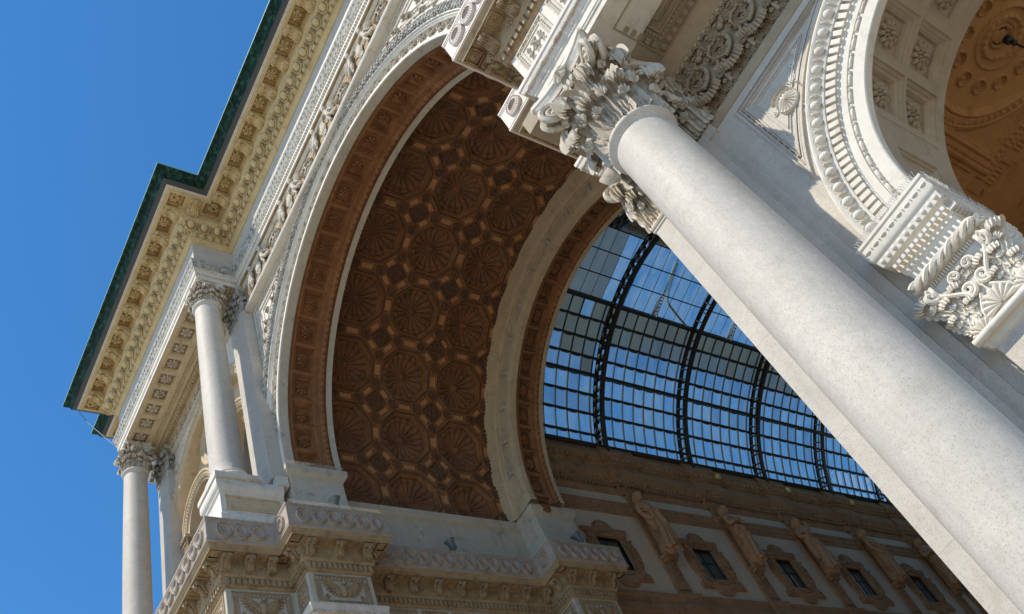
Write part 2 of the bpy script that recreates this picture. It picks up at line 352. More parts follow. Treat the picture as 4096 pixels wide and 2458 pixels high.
def leaf_geo(lob=5, nu=13, nv=30, curl=0.21, fold=0.22):
    """acanthus leaf: x across, z up 0..1, y outward (curls over at the top)"""
    V = []; us = np.linspace(-1, 1, nu); Hs = 1 - curl
    for k in range(nv):
        q = k / (nv - 1)
        if q < 0.68: z = q / 0.68 * Hs; y = 0.05 * q; dy = 1.0
        else:
            a = (q - 0.68) / 0.32 * PI * 1.15; z = Hs + curl * math.sin(a); y = 0.034 + curl * (1 - math.cos(a)) * 1.1
        wd = (0.36 + 0.14 * math.sin(q * PI * 0.8)) * (1 - 0.45 * max(0, (q - 0.72) / 0.28) ** 2.5) * (0.66 + 0.34 * abs(math.cos(q * PI * lob)) ** 0.6)
        for u in us:
            y2 = y + fold * (0.35 - u * u * 0.5) + 0.075 * math.cos(u * PI * 4.2) + (0.04 if abs(u) < 0.1 else 0)
            V.append((u * wd, y2 - 0.05 * abs(math.cos(q * PI * lob)) * abs(u), z))
    V = np.array(V); B = V.copy(); B[:, 1] -= 0.05
    F = grid_faces(nv, nu); n = len(V)
    edge = []
    for k in range(nv - 1):
        edge.append((k * nu, (k + 1) * nu, n + (k + 1) * nu, n + k * nu)); edge.append((k * nu + nu - 1, n + k * nu + nu - 1, n + (k + 1) * nu + nu - 1, (k + 1) * nu + nu - 1))
    for i in range(nu - 1): edge.append(((nv - 1) * nu + i, (nv - 1) * nu + i + 1, n + (nv - 1) * nu + i + 1, n + (nv - 1) * nu + i))
    return np.vstack([V, B]), [F[:, ::-1], F + n, np.array(edge)]
def fan_geo(n=9, spread=PI * 1.05, rad=1.0, H=0.22):
    """scallop shell: hinge at origin, opening towards +y"""
    nr, ntt = 9, n * 6 + 1; V = []
    for i in range(ntt):
        t = PI / 2 - spread / 2 + spread * i / (ntt - 1); f = abs(math.sin(n * PI * i / (ntt - 1)))
        for j in range(nr):
            q = 0.06 + 0.94 * j / (nr - 1); rr = q * (rad * (0.88 + 0.12 * f)); h = H * (0.25 + 0.75 * math.sin(q * PI * 0.62)) * (0.45 + 0.55 * f)
            if j == nr - 1: h = 0
            V.append((rr * math.cos(t), rr * math.sin(t), h))
    return np.array(V), grid_faces(ntt, nr, False, True)

def full_leaf():
    V, F = leaf_geo(); b = MB(); b.add(V, F); fr_ = lambda o, u, n: frame(o, u, np.cross(n, u), n)
    Vf, Ff = fan_geo(7, PI * .95, .34, .10); u = IV(0, .70, -.72); u /= np.linalg.norm(u); n = IV(0, .72, .70); b.add(Vf, Ff, 0, frame(IV(0, .28, .93), np.cross(u, n), u, n))
    Vf, Ff = fan_geo(5, PI * .9, .24, .08); u = IV(0, .35, .94); n = IV(0, .94, -.35); b.add(Vf, Ff, 0, frame(IV(0, .20, .42), np.cross(u, n), u, n))
    Fs = [f for f, _ in b.F]; return np.concatenate(b.V), Fs
LEAF = full_leaf()
def spiral(c, a, b, r0, turns, n=34, start=PI / 2, sgn=1, shrink=0.82):
    """points of a volute in plane spanned by a,b around c"""
    P = []
    for k in range(n):
        q = k / (n - 1); t = start + sgn * q * turns * 2 * PI; rr = r0 * (1 - shrink * q); P.append(np.array(c) + rr * (math.cos(t) * np.array(a) + math.sin(t) * np.array(b)))
    return P
# placements along a straight plan segment
def seg_frames(path, o, z, count_or_spacing, phase=0.0, segs=None, count=None, ends=False):
    """yield (segment index, frame) evenly along the offset path; U along, V up, N outward"""
    Q = offpath(path, o); out = []
    for i in range(len(Q) - 1):
        if segs is not None and i not in segs: continue
        d = Q[i + 1] - Q[i]; Ln = np.hypot(*d)
        base = np.array(path[i + 1], float) - np.array(path[i], float)
        if d @ base <= 0 or Ln < 0.05: continue
        d = d / Ln; sp = count_or_spacing[i] if isinstance(count_or_spacing, dict) else count_or_spacing
        n = max(1, int(round(Ln / sp))); st = Ln / n
        ks = np.arange(n) + phase if phase > 0 else np.arange(n + (1 if ends else 0))
        for k in ks:
            p = Q[i] + d * st * k
            out.append((i, frame((p[0], p[1], z), (d[0], d[1], 0), (0, 0, 1), (d[1], -d[0], 0)), st))
    return out

# ================================================================= setting
g = MB(); g.add([(-600, -600, 0), (600, -600, 0), (600, 600, 0), (-600, 600, 0)], np.array([(0, 1, 2, 3)]))
ground = g.build('ground', 'paving'); tag(ground, None, None, kind='structure')

# ================================================================= upper entablature
UP = [(-19.95, 6.0), (-19.95, 0.21), (-18.45, 0.21), (-18.45, -1.58), (-8.03, -1.58), (-8.03, 0.21), (8.03, 0.21), (8.03, -1.58), (18.45, -1.58), (18.45, 0.21), (20.6, 0.21), (20.6, 6.0)]
ue = empty('upper_entablature', (0, 0.21, 36), 'long ochre underside cornice with scroll brackets crowning the whole marble front under a green gutter', 'cornice')
# architrave of the ressauts is a beam: built with its soffit; in the middle bay it lies on the wall
b = MB(); sweep(b, UP, [(-0.05, 34.90), (-0.05, 34.885), (0.0, 34.885), (0.0, 35.10), (0.035, 35.12), (0.035, 35.16), (0.05, 35.18), (0.05, 35.40), (0.09, 35.43), (0.09, 35.50), (0.12, 35.53)]); build_at(b, 'architrave', 'white', ue)
b = MB(); sweep(b, UP, [(0.12, 35.53), (0.15, 35.66), (0.19, 35.88), (0.22, 35.94), (0.22, 36.05), (0.0, 36.08)], caps=False)
vl, fl = LEAF
for i, fr, st in seg_frames(UP, 0.13, 35.56, 0.24, 0.5, segs=range(3, 7)):
    A, o = fr; b.add(vl * (0.26, 0.14, 0.42), fl, 0, (np.column_stack([A[:, 0], A[:, 2], A[:, 1]]), o))
build_at(b, 'architrave_crown', 'weathered', ue)
b = MB(); sweep(b, UP, [(0.0, 36.08), (0.0, 37.62), (0.0, 37.62)], caps=False); build_at(b, 'frieze', 'grey_marble', ue)
# bead rows on the architrave fasciae
bv, bf = ellipsoid(0.055, 0.03, 0.03, 8, 5); b = MB()
for i, fr, st in seg_frames(UP, 0.06, 35.14, 0.13, 0.5, segs=(4, 5, 6)): b.add(bv, bf, 0, fr)
for i, fr, st in seg_frames(UP, 0.10, 35.46, 0.15, 0.5, segs=(4, 5, 6)): b.add(bv, bf, 0, fr)
build_at(b, 'bead_rows', 'carved', ue)
b = MB(); sweep(b, UP, [(0.0, 37.62), (0.06, 37.64), (0.08, 37.76), (0.16, 37.82), (0.16, 37.88), (0.18, 37.9), (0.18, 38.2), (0.30, 38.22), (0.32, 38.26), (0.34, 38.40), (0.44, 38.56), (0.58, 38.60), (0.60, 38.62), (0.60, 38.70), (0.66, 38.74), (0.66, 39.30), (0.74, 39.30), (0.74, 39.50), (1.30, 39.50), (1.30, 39.30), (1.40, 39.30)], caps=False)
build_at(b, 'bed_mould', 'ochre_light', ue)
b = MB(); sweep(b, UP, [(1.40, 39.30), (1.40, 39.38), (1.46, 39.40)], caps=False); build_at(b, 'corona_lip', 'ochre_light', ue)
b = MB(); sweep(b, UP, [(1.55, 39.46), (1.60, 39.50), (1.66, 39.53), (1.76, 39.58)], caps=False); build_at(b, 'dark_flashing', 'lead', ue)
b = MB(); sweep(b, UP, [(1.46, 39.40), (1.47, 39.44), (1.55, 39.46)], caps=False)
dv, df = ellipsoid(0.045, 0.035, 0.04, 6, 4)
for i, fr, st in seg_frames(UP, 1.52, 39.45, 0.13, 0.5, segs=range(2, 8)): b.add(dv, df, 0, fr)
build_at(b, 'corona', 'white', ue)
b = MB(); sweep(b, UP, [(1.75, 39.57), (1.77, 39.60), (1.80, 39.66), (1.84, 39.80), (1.97, 40.0), (2.06, 40.04), (2.09, 40.10), (2.09, 40.18), (1.9, 40.2), (1.5, 40.25), (-3.5, 41.2)], caps=True); build_at(b, 'gutter', 'patina', ue)
b = MB(); sweep(b, UP, [(2.10, 40.12), (2.12, 40.12), (2.12, 40.17), (2.10, 40.19)]); build_at(b, 'gutter_edge', 'patina_light', ue)
# dentils
b = MB()
for i, fr, st in seg_frames(UP, 0.18, 37.9, 0.344, 0.5, segs=range(2, 8)):
    A, o = fr; hw = 0.105
    bb = MB(); bb.box((-hw, 0.0, -0.02), (hw, 0.25, 0.13)); b.add(bb.V[0], bb.F[0][0], 0, fr)
    bb = MB(); bb.box((-hw + 0.02, 0.05, 0.0), (hw - 0.02, 0.31, 0.10)); 
build_at(b, 'dentil_row', 'ochre_light', ue, 25)
# egg and dart: eggs lie on a sloping bed
b = MB(); ev, ef = ellipsoid(0.165, 0.215, 0.15, 16, 10); tv, tf = ring_torus(1, 0.09, 28, 6)
for i, fr, st in seg_frames(UP, 0.47, 38.44, 0.688, 0.5, segs=range(2, 8)):
    A, o = fr; n = A[:, 2]; up = A[:, 1]; t = np.array([-0.0, 0, 0]) + (0.14 * n + 0.26 * up); t /= np.linalg.norm(t); nn = np.cross(A[:, 0], t)
    fr2 = frame(o, A[:, 0], t, nn); b.add(ev, ef, 0, fr2); b.add(tv * (0.245, 0.295, 0.45), tf, 0, fr2)
    for k in (-0.5, 0.5):
        dvv, dff = ellipsoid(0.035, 0.17, 0.07, 6, 5); b.add(dvv, dff, 0, (fr2[0], o + A[:, 0] * k * st))
build_at(b, 'egg_row', 'ochre_light', ue)
# modillions and rosettes (offset line 1.06)
MD = modillion_mesh('ochre_light'); RU = [rosette_mesh(6, 'ochre_light'), rosette_mesh(8, 'ochre_light'), rosette_mesh(5, 'ochre_light')]
cof = MB(); nr_ = 0
for i, fr, st in seg_frames(UP, 1.06, 39.33, 1.38, 0.0, segs=range(2, 8), ends=True):
    A, o = fr; up = np.array([0, 0, -1.0]); fr2 = frame(o + np.array([0, 0, 0.13]), -A[:, 0], A[:, 2], up, (0.27, 0.27, 0.40))
    if -19.7 < o[0] < 8:
        link('rosette', RU[nr_ % 3], ue, mat4(fr2, ue)); nr_ += 1
    for hw, z0, z1 in ((0.335, 0.06, 0.14), (0.29, 0.10, 0.15)):
        for sx_, sy_, lx, ly in ((-1, 0, 0.025, hw * .85), (1, 0, 0.025, hw * .85), (0, -.85, hw, 0.02), (0, .85, hw, 0.02)):
            bb = MB(); bb.box((sx_ * hw - lx, sy_ * hw - ly, z0), (sx_ * hw + lx, sy_ * hw + ly, z1)); cof.add(bb.V[0], bb.F[0][0], 0, frame(o, A[:, 0], A[:, 2], (0, 0, 1)))
build_at(cof, 'coffer_frames', 'ochre', ue); xbar = MB()
for i, fr, st in seg_frames(UP, 1.06, 39.33, 1.38, 0.5, segs=range(2, 8)):
    A, o = fr
    bb = MB(); bw = (st - .88) / 2; bb.box((-bw, -.36, -.028), (bw, .28, .16)); xbar.add(bb.V[0], bb.F[0][0], 0, frame(o, A[:, 0], A[:, 2], (0, 0, 1)))
    if not (-19.7 < o[0] < 8): continue
    p = o - A[:, 2] * 0.42 + np.array([0, 0, -0.02]); link('modillion', MD, ue, mat4(frame(p, A[:, 0], A[:, 2], (0, 0, 1), (0.46, 0.62, 0.66)), ue))

build_at(xbar, 'soffit_bars', 'ochre_light', ue)
# beam soffits with coffers, left and right bay
def soffit_bay(x0, x1, root):
    b = MB(); u = np.arange(x0, x1, 0.022); v = np.linspace(-1.56, 0.42, 90)
    n = int(round((x1 - x0 - 1.3) / 0.885)); xs = x0 + 0.65 + (x1 - x0 - 1.3) * (np.arange(n) + 0.5) / n
    U, W = np.meshgrid(u, v, indexing='ij'); H = np.zeros_like(U)
    for c in xs:
        d = np.maximum(abs(U - c), abs(W + 0.97)); H += 0.03 * sm(d, 0.40, 0.38) * 1 + 0.05 * sm(d, 0.335, 0.32) + 0.10 * sm(d, 0.285, 0.265)
    d2 = W + 0.30; H -= np.where(abs(d2) < 0.07, 0.035 * abs(np.sin(U * 24)) * np.sqrt(np.clip(1 - (d2 / 0.07) ** 2, 0, 1)), 0)
    H += 0.10 * sm(W, -0.40, -0.38); H -= 0.12 * sm(W, -0.19, -0.17); H += 0.12 * sm(W, -0.09, -0.05)
    d3 = (W - 0.12) / 0.17; lf = abs(np.sin(U * 15 + 1.2 * np.sin(W * 30))) * np.sqrt(np.clip(1 - d3 ** 2, 0, 1)); H -= np.where(abs(d3) < 1, 0.09 * lf, 0)
    H -= 0.16 * sm(W, 0.31, 0.40)
    MI = ((H > .09) & (W < -.6)).astype(int); hfield(b, u, v, H, lambda a, c, h: np.column_stack([a, c, 34.87 + h]), MI=MI); build_at(b, 'beam_soffit', ['soffit_stone', 'buff'], root)
    rm = [rosette_mesh(6, 'carved'), rosette_mesh(8, 'carved')]
    for k, c in enumerate(xs):
        link('soffit_rosette', rm[(k // 3) % 2], root, mat4(frame((c, -0.97, 35.03), (-1, 0, 0), (0, 1, 0), (0, 0, -1), (0.27, 0.27, 0.32)), root))
soffit_bay(-18.4, -8.05, ue); b = MB(); b.box((-8.1, .24, 34.89), (8.1, .5, 34.93)); build_at(b, 'middle_soffit', 'buff', ue)
b = MB(); b.box((8.05, -1.55, 34.885), (18.4, 0.4, 34.99)); build_at(b, 'plain_soffit', 'ochre_light', ue)

# ================================================================= lower entablature
LL = [(-19.0, -1.46), (-8.71, -1.46), (-8.71, 0.72), (-7.72, 0.72), (-7.72, 2.85), (-9.08, 2.85), (-9.08, 11.28), (-7.94, 11.28), (-7.94, 13.4), (-9.3, 13.4)]
LR = [(-x, y) for x, y in LL[::-1]]
lowprof = dict(
    architrave=('white', [(-1.1, 17.10), (-0.01, 17.10), (-0.01, 17.26), (0.02, 17.28), (0.02, 17.33), (0.04, 17.34), (0.04, 17.52), (0.07, 17.55), (0.07, 17.60), (0.10, 17.62)]),
    architrave_crown=('pink_white', [(0.10, 17.62), (0.12, 17.70), (0.20, 17.84), (0.20, 17.90), (0.23, 17.92), (0.23, 18.02), (0.0, 18.04)]),
    frieze=('white', [(0.0, 18.04), (0.0, 19.30)]),
    bed_mould=('buff', [(0.0, 19.30), (0.03, 19.31), (0.04, 19.38), (0.07, 19.40), (0.07, 19.62), (0.13, 19.64), (0.16, 19.70), (0.18, 19.71), (0.18, 20.18), (0.22, 20.22), (0.58, 20.24), (0.59, 20.20), (0.62, 20.20), (0.63, 20.30), (0.67, 20.34), (0.69, 20.40)]),
    fascia_band=('pink_white', [(0.69, 20.40), (0.74, 20.41), (0.74, 20.46), (0.72, 20.47), (0.72, 20.50), (0.735, 20.51), (0.735, 20.53), (0.72, 20.54), (0.72, 21.22), (0.735, 21.23), (0.735, 21.26), (0.72, 21.27), (0.72, 21.30), (0.74, 21.31), (0.74, 21.37), (0.5, 21.42), (-0.3, 21.44)]))
def circle_mesh(mats):
    """guilloche roundel: beaded ring round a concave dish, radius 0.5"""
    b = MB(); nr, ntt = 26, 88
    def f(r, t):
        if r < 0.60: h = 0.004 + 0.060 * (r / 0.60) ** 3
        elif r < 0.66: h = 0.075
        elif r < 0.85: h = 0.022 + 0.045 * (math.cos(t * 22) > -0.1)
        elif r < 0.91: h = 0.012
        elif r < 0.999: h = 0.075
        else: h = 0.0
        return r * 0.5, h
    V, F = polar(f, nr, ntt); mi = (np.tile(np.arange(nr - 1), ntt) < 15).astype(int); b.add(V, F, mi); return b.mesh('roundel', mats, 30)
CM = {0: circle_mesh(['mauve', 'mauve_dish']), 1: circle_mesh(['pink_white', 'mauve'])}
def lower_entablature(root, path, right):
    segn = len(path) - 1
    main = {k: v for k, v in enumerate(path)}
    for nm, (mt, pr) in lowprof.items():
        b = MB(); sweep(b, path, pr, caps=False); build_at(b, nm, ('mauve' if nm == 'fascia_band' else 'grey_stone' if nm == 'frieze' else mt) if not right else mt, root)  # left run: darker band and frieze stones carry its shade in their colour
    # spacing per segment
    L0 = {0: 0.87, 1: 0.80, 2: 0.9, 3: 1.0, 4: 1.0, 5: 0.957, 6: 1.1, 7: 0.98, 8: 1.0}
    S = {segn - 1 - k: v for k, v in L0.items()} if right else L0
    near = lambda o: (o[0] < 12.5 and o[0] > -14) if right else o[0] > -14
    phase = {5: 0.5} if not right else {segn - 1 - 5: 0.5}
    mm = modillion_mesh('buff'); r1 = rosette_mesh(6, 'buff'); r2 = rosette_mesh(8, 'buff')
    fr_b = MB()
    for s_ in range(segn):
        vis = (not right) or s_ >= segn - 3
        if not vis: continue
        ph = phase.get(s_, 0.0)
        for i, fr, st in seg_frames(path, 0.40, 20.2, S, ph, segs=(s_,), ends=True):
            A, o = fr
            if not near(o): continue
            link('soffit_rosette', r1, root, mat4(frame(o + IV(0, 0, 0.035), -A[:, 0], A[:, 2], (0, 0, -1), (0.13, 0.13, 0.16)), root))
            for q in (-0.165, 0.165):
                bb = MB(); bb.box((q - 0.015, -0.17, -0.015), (q + 0.015, 0.17, 0.04)); fr_b.add(bb.V[0], bb.F[0][0], 0, frame(o, A[:, 0], A[:, 2], (0, 0, 1)))
                bb = MB(); bb.box((-0.17, q - 0.015, -0.018), (0.17, q + 0.015, 0.04)); fr_b.add(bb.V[0], bb.F[0][0], 0, frame(o, A[:, 0], A[:, 2], (0, 0, 1)))
        for i, fr, st in seg_frames(path, 0.18, 19.94, S, ph, segs=(s_,), ends=False):
            A, o = fr
            if not near(o) or (ph == 0 and o is None): continue
            link('wall_rosette', r2, root, mat4(frame(o, A[:, 0], A[:, 1], A[:, 2], (0.17, 0.17, 0.25)), root))
        for i, fr, st in seg_frames(path, 0.40, 20.2, S, (0.5 if ph == 0 else 0.999), segs=(s_,)):
            A, o = fr
            if not near(o): continue
            p = o - A[:, 2] * 0.23 + IV(0, 0, 0.03); link('modillion', mm, root, mat4(frame(p, A[:, 0], A[:, 2], (0, 0, 1), (0.27, 0.36, 0.62)), root))
    build_at(fr_b, 'coffer_frames', 'buff', root)
    # dentils with small hood shapes
    b = MB(); bb = MB(); bb.box((-0.055, 0, -0.02), (0.055, 0.20, 0.07)); e2, e2f = ellipsoid(0.05, 0.09, 0.05, 8, 5)
    for i, fr, st in seg_frames(path, 0.07, 19.41, 0.175, 0.5):
        if abs(fr[1][0]) > 14: continue
        b.add(bb.V[0], bb.F[0][0], 0, fr)
    build_at(b, 'dentil_row', 'buff', root, 25)
    # guilloche roundels
    b = MB(); cm_ = CM[int(right)]
    csp = {0: 0.53, 1: 0.535, 2: 0.60, 3: 0.505, 4: 0.55, 5: 0.492, 6: 0.6, 7: 0.49, 8: 0.55}
    cs = {segn - 1 - k: v for k, v in csp.items()} if right else csp
    Q = offpath(path, 0.72)
    for i in range(segn):
        if right and i < segn - 3: continue
        d = Q[i + 1] - Q[i]; Ln = np.hypot(*d); d = d / Ln; sp = cs[i]
        n = int((Ln - 0.40) / sp)
        if i in ((2,) if not right else (segn - 3,)): n = 1
        if n < 1: continue
        off = (Ln - n * sp) / 2
        for k in range(n):
            s = off + (k + 0.5) * sp; p = Q[i] + d * s
            if abs(p[0]) > 14: continue
            A, o = frame((p[0], p[1], 20.88), (d[0], d[1], 0), (0, 0, 1), (d[1], -d[0], 0)); link('roundel', cm_, root, mat4(frame(o + A[:, 2] * .002, A[:, 0], A[:, 1], A[:, 2], (min(.54, sp * 1.02), .58, 1)), root))
            if k < n - 1:   # interlaced S bands between neighbours
                for sg in (1, -1):
                    t = np.linspace(0, 1, 12); P = [o + A[:, 0] * (-0.02 + (sp + 0.04) * q) + A[:, 1] * sg * 0.315 * math.cos(PI * q) + A[:, 2] * (0.02 + 0.035 * math.sin(PI * q) + .008 * sg) for q in t]
                    b.add(*tube(P, 0.022, 5))
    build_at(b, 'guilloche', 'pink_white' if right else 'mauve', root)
    # long bead-and-reel on the architrave crown
    b = MB(); e1 = ellipsoid(0.17, 0.055, 0.045, 12, 7); e3 = ellipsoid(0.04, 0.04, 0.035, 8, 5)
    for i, fr, st in seg_frames(path, 0.165, 17.76, 0.52, 0.5):
        if abs(fr[1][0]) > 14: continue
        A, o = fr; t = 0.5 * A[:, 2] * 0.16 + A[:, 1] * 0.14; t /= np.linalg.norm(t); f2 = frame(o, A[:, 0], t, np.cross(A[:, 0], t)); b.add(*e1, 0, f2)
        for q in (-0.26, -0.20, 0.20): b.add(*e3, 0, (f2[0], o + A[:, 0] * q))
    build_at(b, 'bead_and_reel', 'carved', root)
    # framed frieze panels
    Q = offpath(path, 0.0)
    for i in range(segn):
        if right and i < segn - 2: continue
        d = Q[i + 1] - Q[i]; Ln = np.hypot(*d)
        if Ln < 0.8: continue
        d = d / Ln; n = max(1, int(round((Ln - 0.1) / (1.9 if i in (1, 3, 7) and not right else 1.24)))); st = (Ln - 0.12) / n
        for k in range(n):
            c = Q[i] + d * (0.06 + st * (k + 0.5))
            if abs(c[0]) > 13: continue
            pan = MB(); rel = MB(); hw = st / 2 - 0.10; A, o = frame((c[0], c[1], 18.66), (d[0], d[1], 0), (0, 0, 1), (d[1], -d[0], 0)); hh = 0.56
            for w_, hgt in ((0.0, 0.035), (0.15, 0.02)):
                a_, c_ = hw - w_, hh - w_
                for (x0, y0, x1, y1) in ((-a_, c_ - .05, a_, c_), (-a_, -c_, a_, -c_ + .05), (-a_, -c_ + .05, -a_ + .05, c_ - .05), (a_ - .05, -c_ + .05, a_, c_ - .05)):
                    bb = MB(); bb.box((x0, y0, -0.01), (x1, y1, hgt)); pan.add(bb.V[0], bb.F[0][0], 0, (A, o))
            bd = ellipsoid(0.05, 0.028, 0.03, 7, 5)
            m_ = int(2 * hw / 0.13)
            for q in range(m_):
                x = -hw + 0.1 + (2 * hw - 0.2) * (q + .5) / m_
                for yy in (hh - 0.10, -hh + 0.10): b2 = bd[0] + IV(x, yy, 0.01); pan.add(b2, bd[1], 0, (A, o))
            for q in range(8):
                yy = -hh + 0.15 + (2 * hh - 0.3) * (q + .5) / 8
                for x in (hw - 0.10, -hw + 0.10): b2 = bd[0][:, [1, 0, 2]] + IV(x, yy, 0.01); pan.add(b2, bd[1][:, ::-1], 0, (A, o))
            wide = hw > 0.7
            if wide:    # spread eagle: body, head, wings of feathers, claws
                rel.add(*[ellipsoid(0.15, 0.24, 0.10, 12, 8)][0], 0, (A, o + A[:, 2] * 0.03 - A[:, 1] * 0.02)); rel.add(*ellipsoid(0.07, 0.075, 0.07, 10, 7), 0, (A, o + A[:, 1] * 0.27 + A[:, 2] * 0.07 + A[:, 0] * 0.03))
                rel.add(*tube([o + A[:, 1] * .28 + A[:, 0] * .08 + A[:, 2] * .08, o + A[:, 1] * .25 + A[:, 0] * .15 + A[:, 2] * .07], [0.03, 0.008], 6))
                for sg in (-1, 1):
                    for f in range(9):
                        q = f / 8; x0 = sg * (0.10 + 0.10 * q); ang_ = R(-78 + 100 * q); ln = 0.30 + 0.20 * q
                        p0 = o + A[:, 0] * x0 + A[:, 1] * (0.05 + 0.12 * q) + A[:, 2] * 0.03; p1 = p0 + (A[:, 0] * sg * math.cos(ang_) + A[:, 1] * math.sin(ang_)) * ln * (hw / 0.85)
                        rel.add(*tube([p0, (p0 + p1) / 2 + A[:, 2] * 0.045, p1], [0.03, 0.042, 0.012], 6))
                    P = spiral(o + A[:, 0] * sg * (hw - 0.30) - A[:, 1] * 0.26, A[:, 0] * sg, A[:, 1], 0.10, 1.2, 18); rel.add(*tube([q_ + A[:, 2] * 0.02 for q_ in P], 0.022, 5))
            else:       # rosette with palmettes and scrolls
                rel.add(polar(rosette_fn(6), 8, 36)[0] * (0.14, 0.14, 0.3), polar(rosette_fn(6), 8, 36)[1], 0, (A, o))
                for a0 in (PI / 2, -PI / 2, 0, PI):
                    for f in range(5):
                        t_ = a0 + (f - 2) * 0.30; rr = (0.20 if a0 in (PI / 2, -PI / 2) else 0.17) * (1 - 0.08 * abs(f - 2)); p0 = o + (A[:, 0] * math.cos(a0) + A[:, 1] * math.sin(a0)) * 0.13
                        p1 = p0 + (A[:, 0] * math.cos(t_) + A[:, 1] * math.sin(t_)) * rr; rel.add(*tube([p0, (p0 + p1) / 2 + A[:, 2] * 0.03, p1], [0.012, 0.022, 0.016], 5))
                for sa in (-1, 1):
                    for sb in (-1, 1):
                        P = spiral(o + A[:, 0] * sa * 0.23 + A[:, 1] * sb * 0.18, A[:, 0] * sa, A[:, 1] * sb, 0.075, 1.3, 16); rel.add(*tube([q_ + A[:, 2] * 0.012 for q_ in P], 0.018, 5))
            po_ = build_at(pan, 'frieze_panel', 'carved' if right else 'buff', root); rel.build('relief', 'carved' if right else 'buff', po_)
le_l = empty('lower_entablature', (-8, 0.72, 17.1), 'bracketed stone cornice with roundel band stepping along the left side of the big arch', 'cornice')
lower_entablature(le_l, LL, False)
le_r = empty('lower_entablature', (8, 0.72, 17.1), 'sunlit bracketed cornice with roundel band carried by the big right column', 'cornice')
lower_entablature(le_r, LR, True)

# ================================================================= the big arch and its vault
RA, ZA = 7.855, 24.56
arch = empty('triumphal_arch', (0, 0.75, 21.4), 'great marble arch with brown coffered soffit and shell vault at the middle of the facade', 'arch')
# wall face with the round opening: spandrels, y = 0.75
def arch_wall(b, x0, x1, z0, z1, y, xc, zc, r, n=64, mi=0, y2=None):
    """vertical wall plane with a round-headed opening cut in it"""
    t = np.radians(np.linspace(180, 0, n)); ring = [(xc + r * math.cos(a), zc + r * math.sin(a)) for a in t]
    out = []
    for x, z in ring:       # push outward to the rectangle
        dx, dz = x - xc, z - zc; k = []
        if dx > 1e-9: k.append((x1 - xc) / dx)
        if dx < -1e-9: k.append((x0 - xc) / dx)
        if dz > 1e-9: k.append((z1 - zc) / dz)
        k = min(k); out.append((xc + dx * k, zc + dz * k))
    V = [(x, y, z) for x, z in ring] + [(x, y, z) for x, z in out]
    b.add(V, np.array([(i, i + 1, n + i + 1, n + i) for i in range(n - 1)]), mi)
    # corner fillers
    ci = min(range(n), key=lambda i: math.hypot(out[i][0] - x0, out[i][1] - z1)); cj = min(range(n), key=lambda i: math.hypot(out[i][0] - x1, out[i][1] - z1))
    for a, xx in ((ci, x0), (cj, x1)):
        for q in (a - 1, a):
            p0, p1 = out[q], out[q + 1]
            if abs(p0[0] - p1[0]) > 1e-6 and abs(p0[1] - p1[1]) > 1e-6:
                b.add([(p0[0], y, p0[1]), (p1[0], y, p1[1]), (xx, y, z1)], np.array([(0, 1, 2)]), mi)
    if z0 < zc:
        for xa, xb in ((x0, xc - r), (xc + r, x1)): b.add([(xa, y, z0), (xb, y, z0), (xb, y, zc), (xa, y, zc)], np.array([(0, 1, 2, 3)]), mi)
b = MB(); arch_wall(b, -8.9, 8.9, 23.0, 33.5, 0.75, 0, ZA, 8.9); build_at(b, 'spandrel_wall', 'white', arch)
# spandrel frames: triangles with curved long side
br = ellipsoid(0.085, 0.04, 0.04, 8, 5)
for sg in (-1, 1):
    b = MB(); bd_ = MB()
    for k, (off, h, wd) in enumerate(((0.18, 0.06, 0.09), (0.44, 0.05, 0.05), (0.56, 0.035, 0.05), (0.66, 0.05, 0.06), (0.92, 0.04, 0.05))):
        X = 8.15 - off; Z = 33.3 - off; rr = 9.05 + off * 0.75
        a0 = math.degrees(math.acos(min(1, X / rr))); a1 = math.degrees(math.asin(min(1, (Z - ZA) / rr)))
        P = [(sg * rr * math.cos(R(a)), 0.75, ZA + rr * math.sin(R(a))) for a in np.linspace(a0, a1, 26)] + [(sg * X, 0.75, Z)]
        prof = [(0, 0), (0, -h), (wd, -h), (wd, 0)]
        Pn = np.array(P); c = Pn.mean(0)
        # build as closed strip: outward offset of the polygon in its plane
        n_ = len(Pn); nx = []
        for i in range(n_):
            d1 = Pn[i] - Pn[i - 1]; d2 = Pn[(i + 1) % n_] - Pn[i]; d1 /= np.linalg.norm(d1); d2 /= np.linalg.norm(d2)
            n1 = np.cross(d1, (0, 1, 0)); n2 = np.cross(d2, (0, 1, 0)); m = (n1 + n2) / max(0.45, 1 + n1 @ n2); 
            if m @ (c - Pn[i]) < 0: m = -m
            nx.append(m)
        sweep3(b, Pn, nx, [(0, 1, 0)] * n_, prof, closed=True)
        if k == 0:
            for i in range(n_):
                p0, p1 = Pn[i], Pn[(i + 1) % n_]; L_ = np.linalg.norm(p1 - p0); d = (p1 - p0) / L_
                for q in range(max(1, int(L_ / 0.2))):
                    o = p0 + d * (q + 0.5) * L_ / max(1, int(L_ / 0.2)) + (nx[i] + nx[(i + 1) % n_]) / 2 * 0.17 + IV(0, -0.01, 0); bd_.add(*br, 0, frame(o, d, np.cross((0, -1, 0), d), (0, -1, 0)))
    build_at(b, 'spandrel_frame', 'white', arch); build_at(bd_, 'spandrel_beads', 'carved', arch)
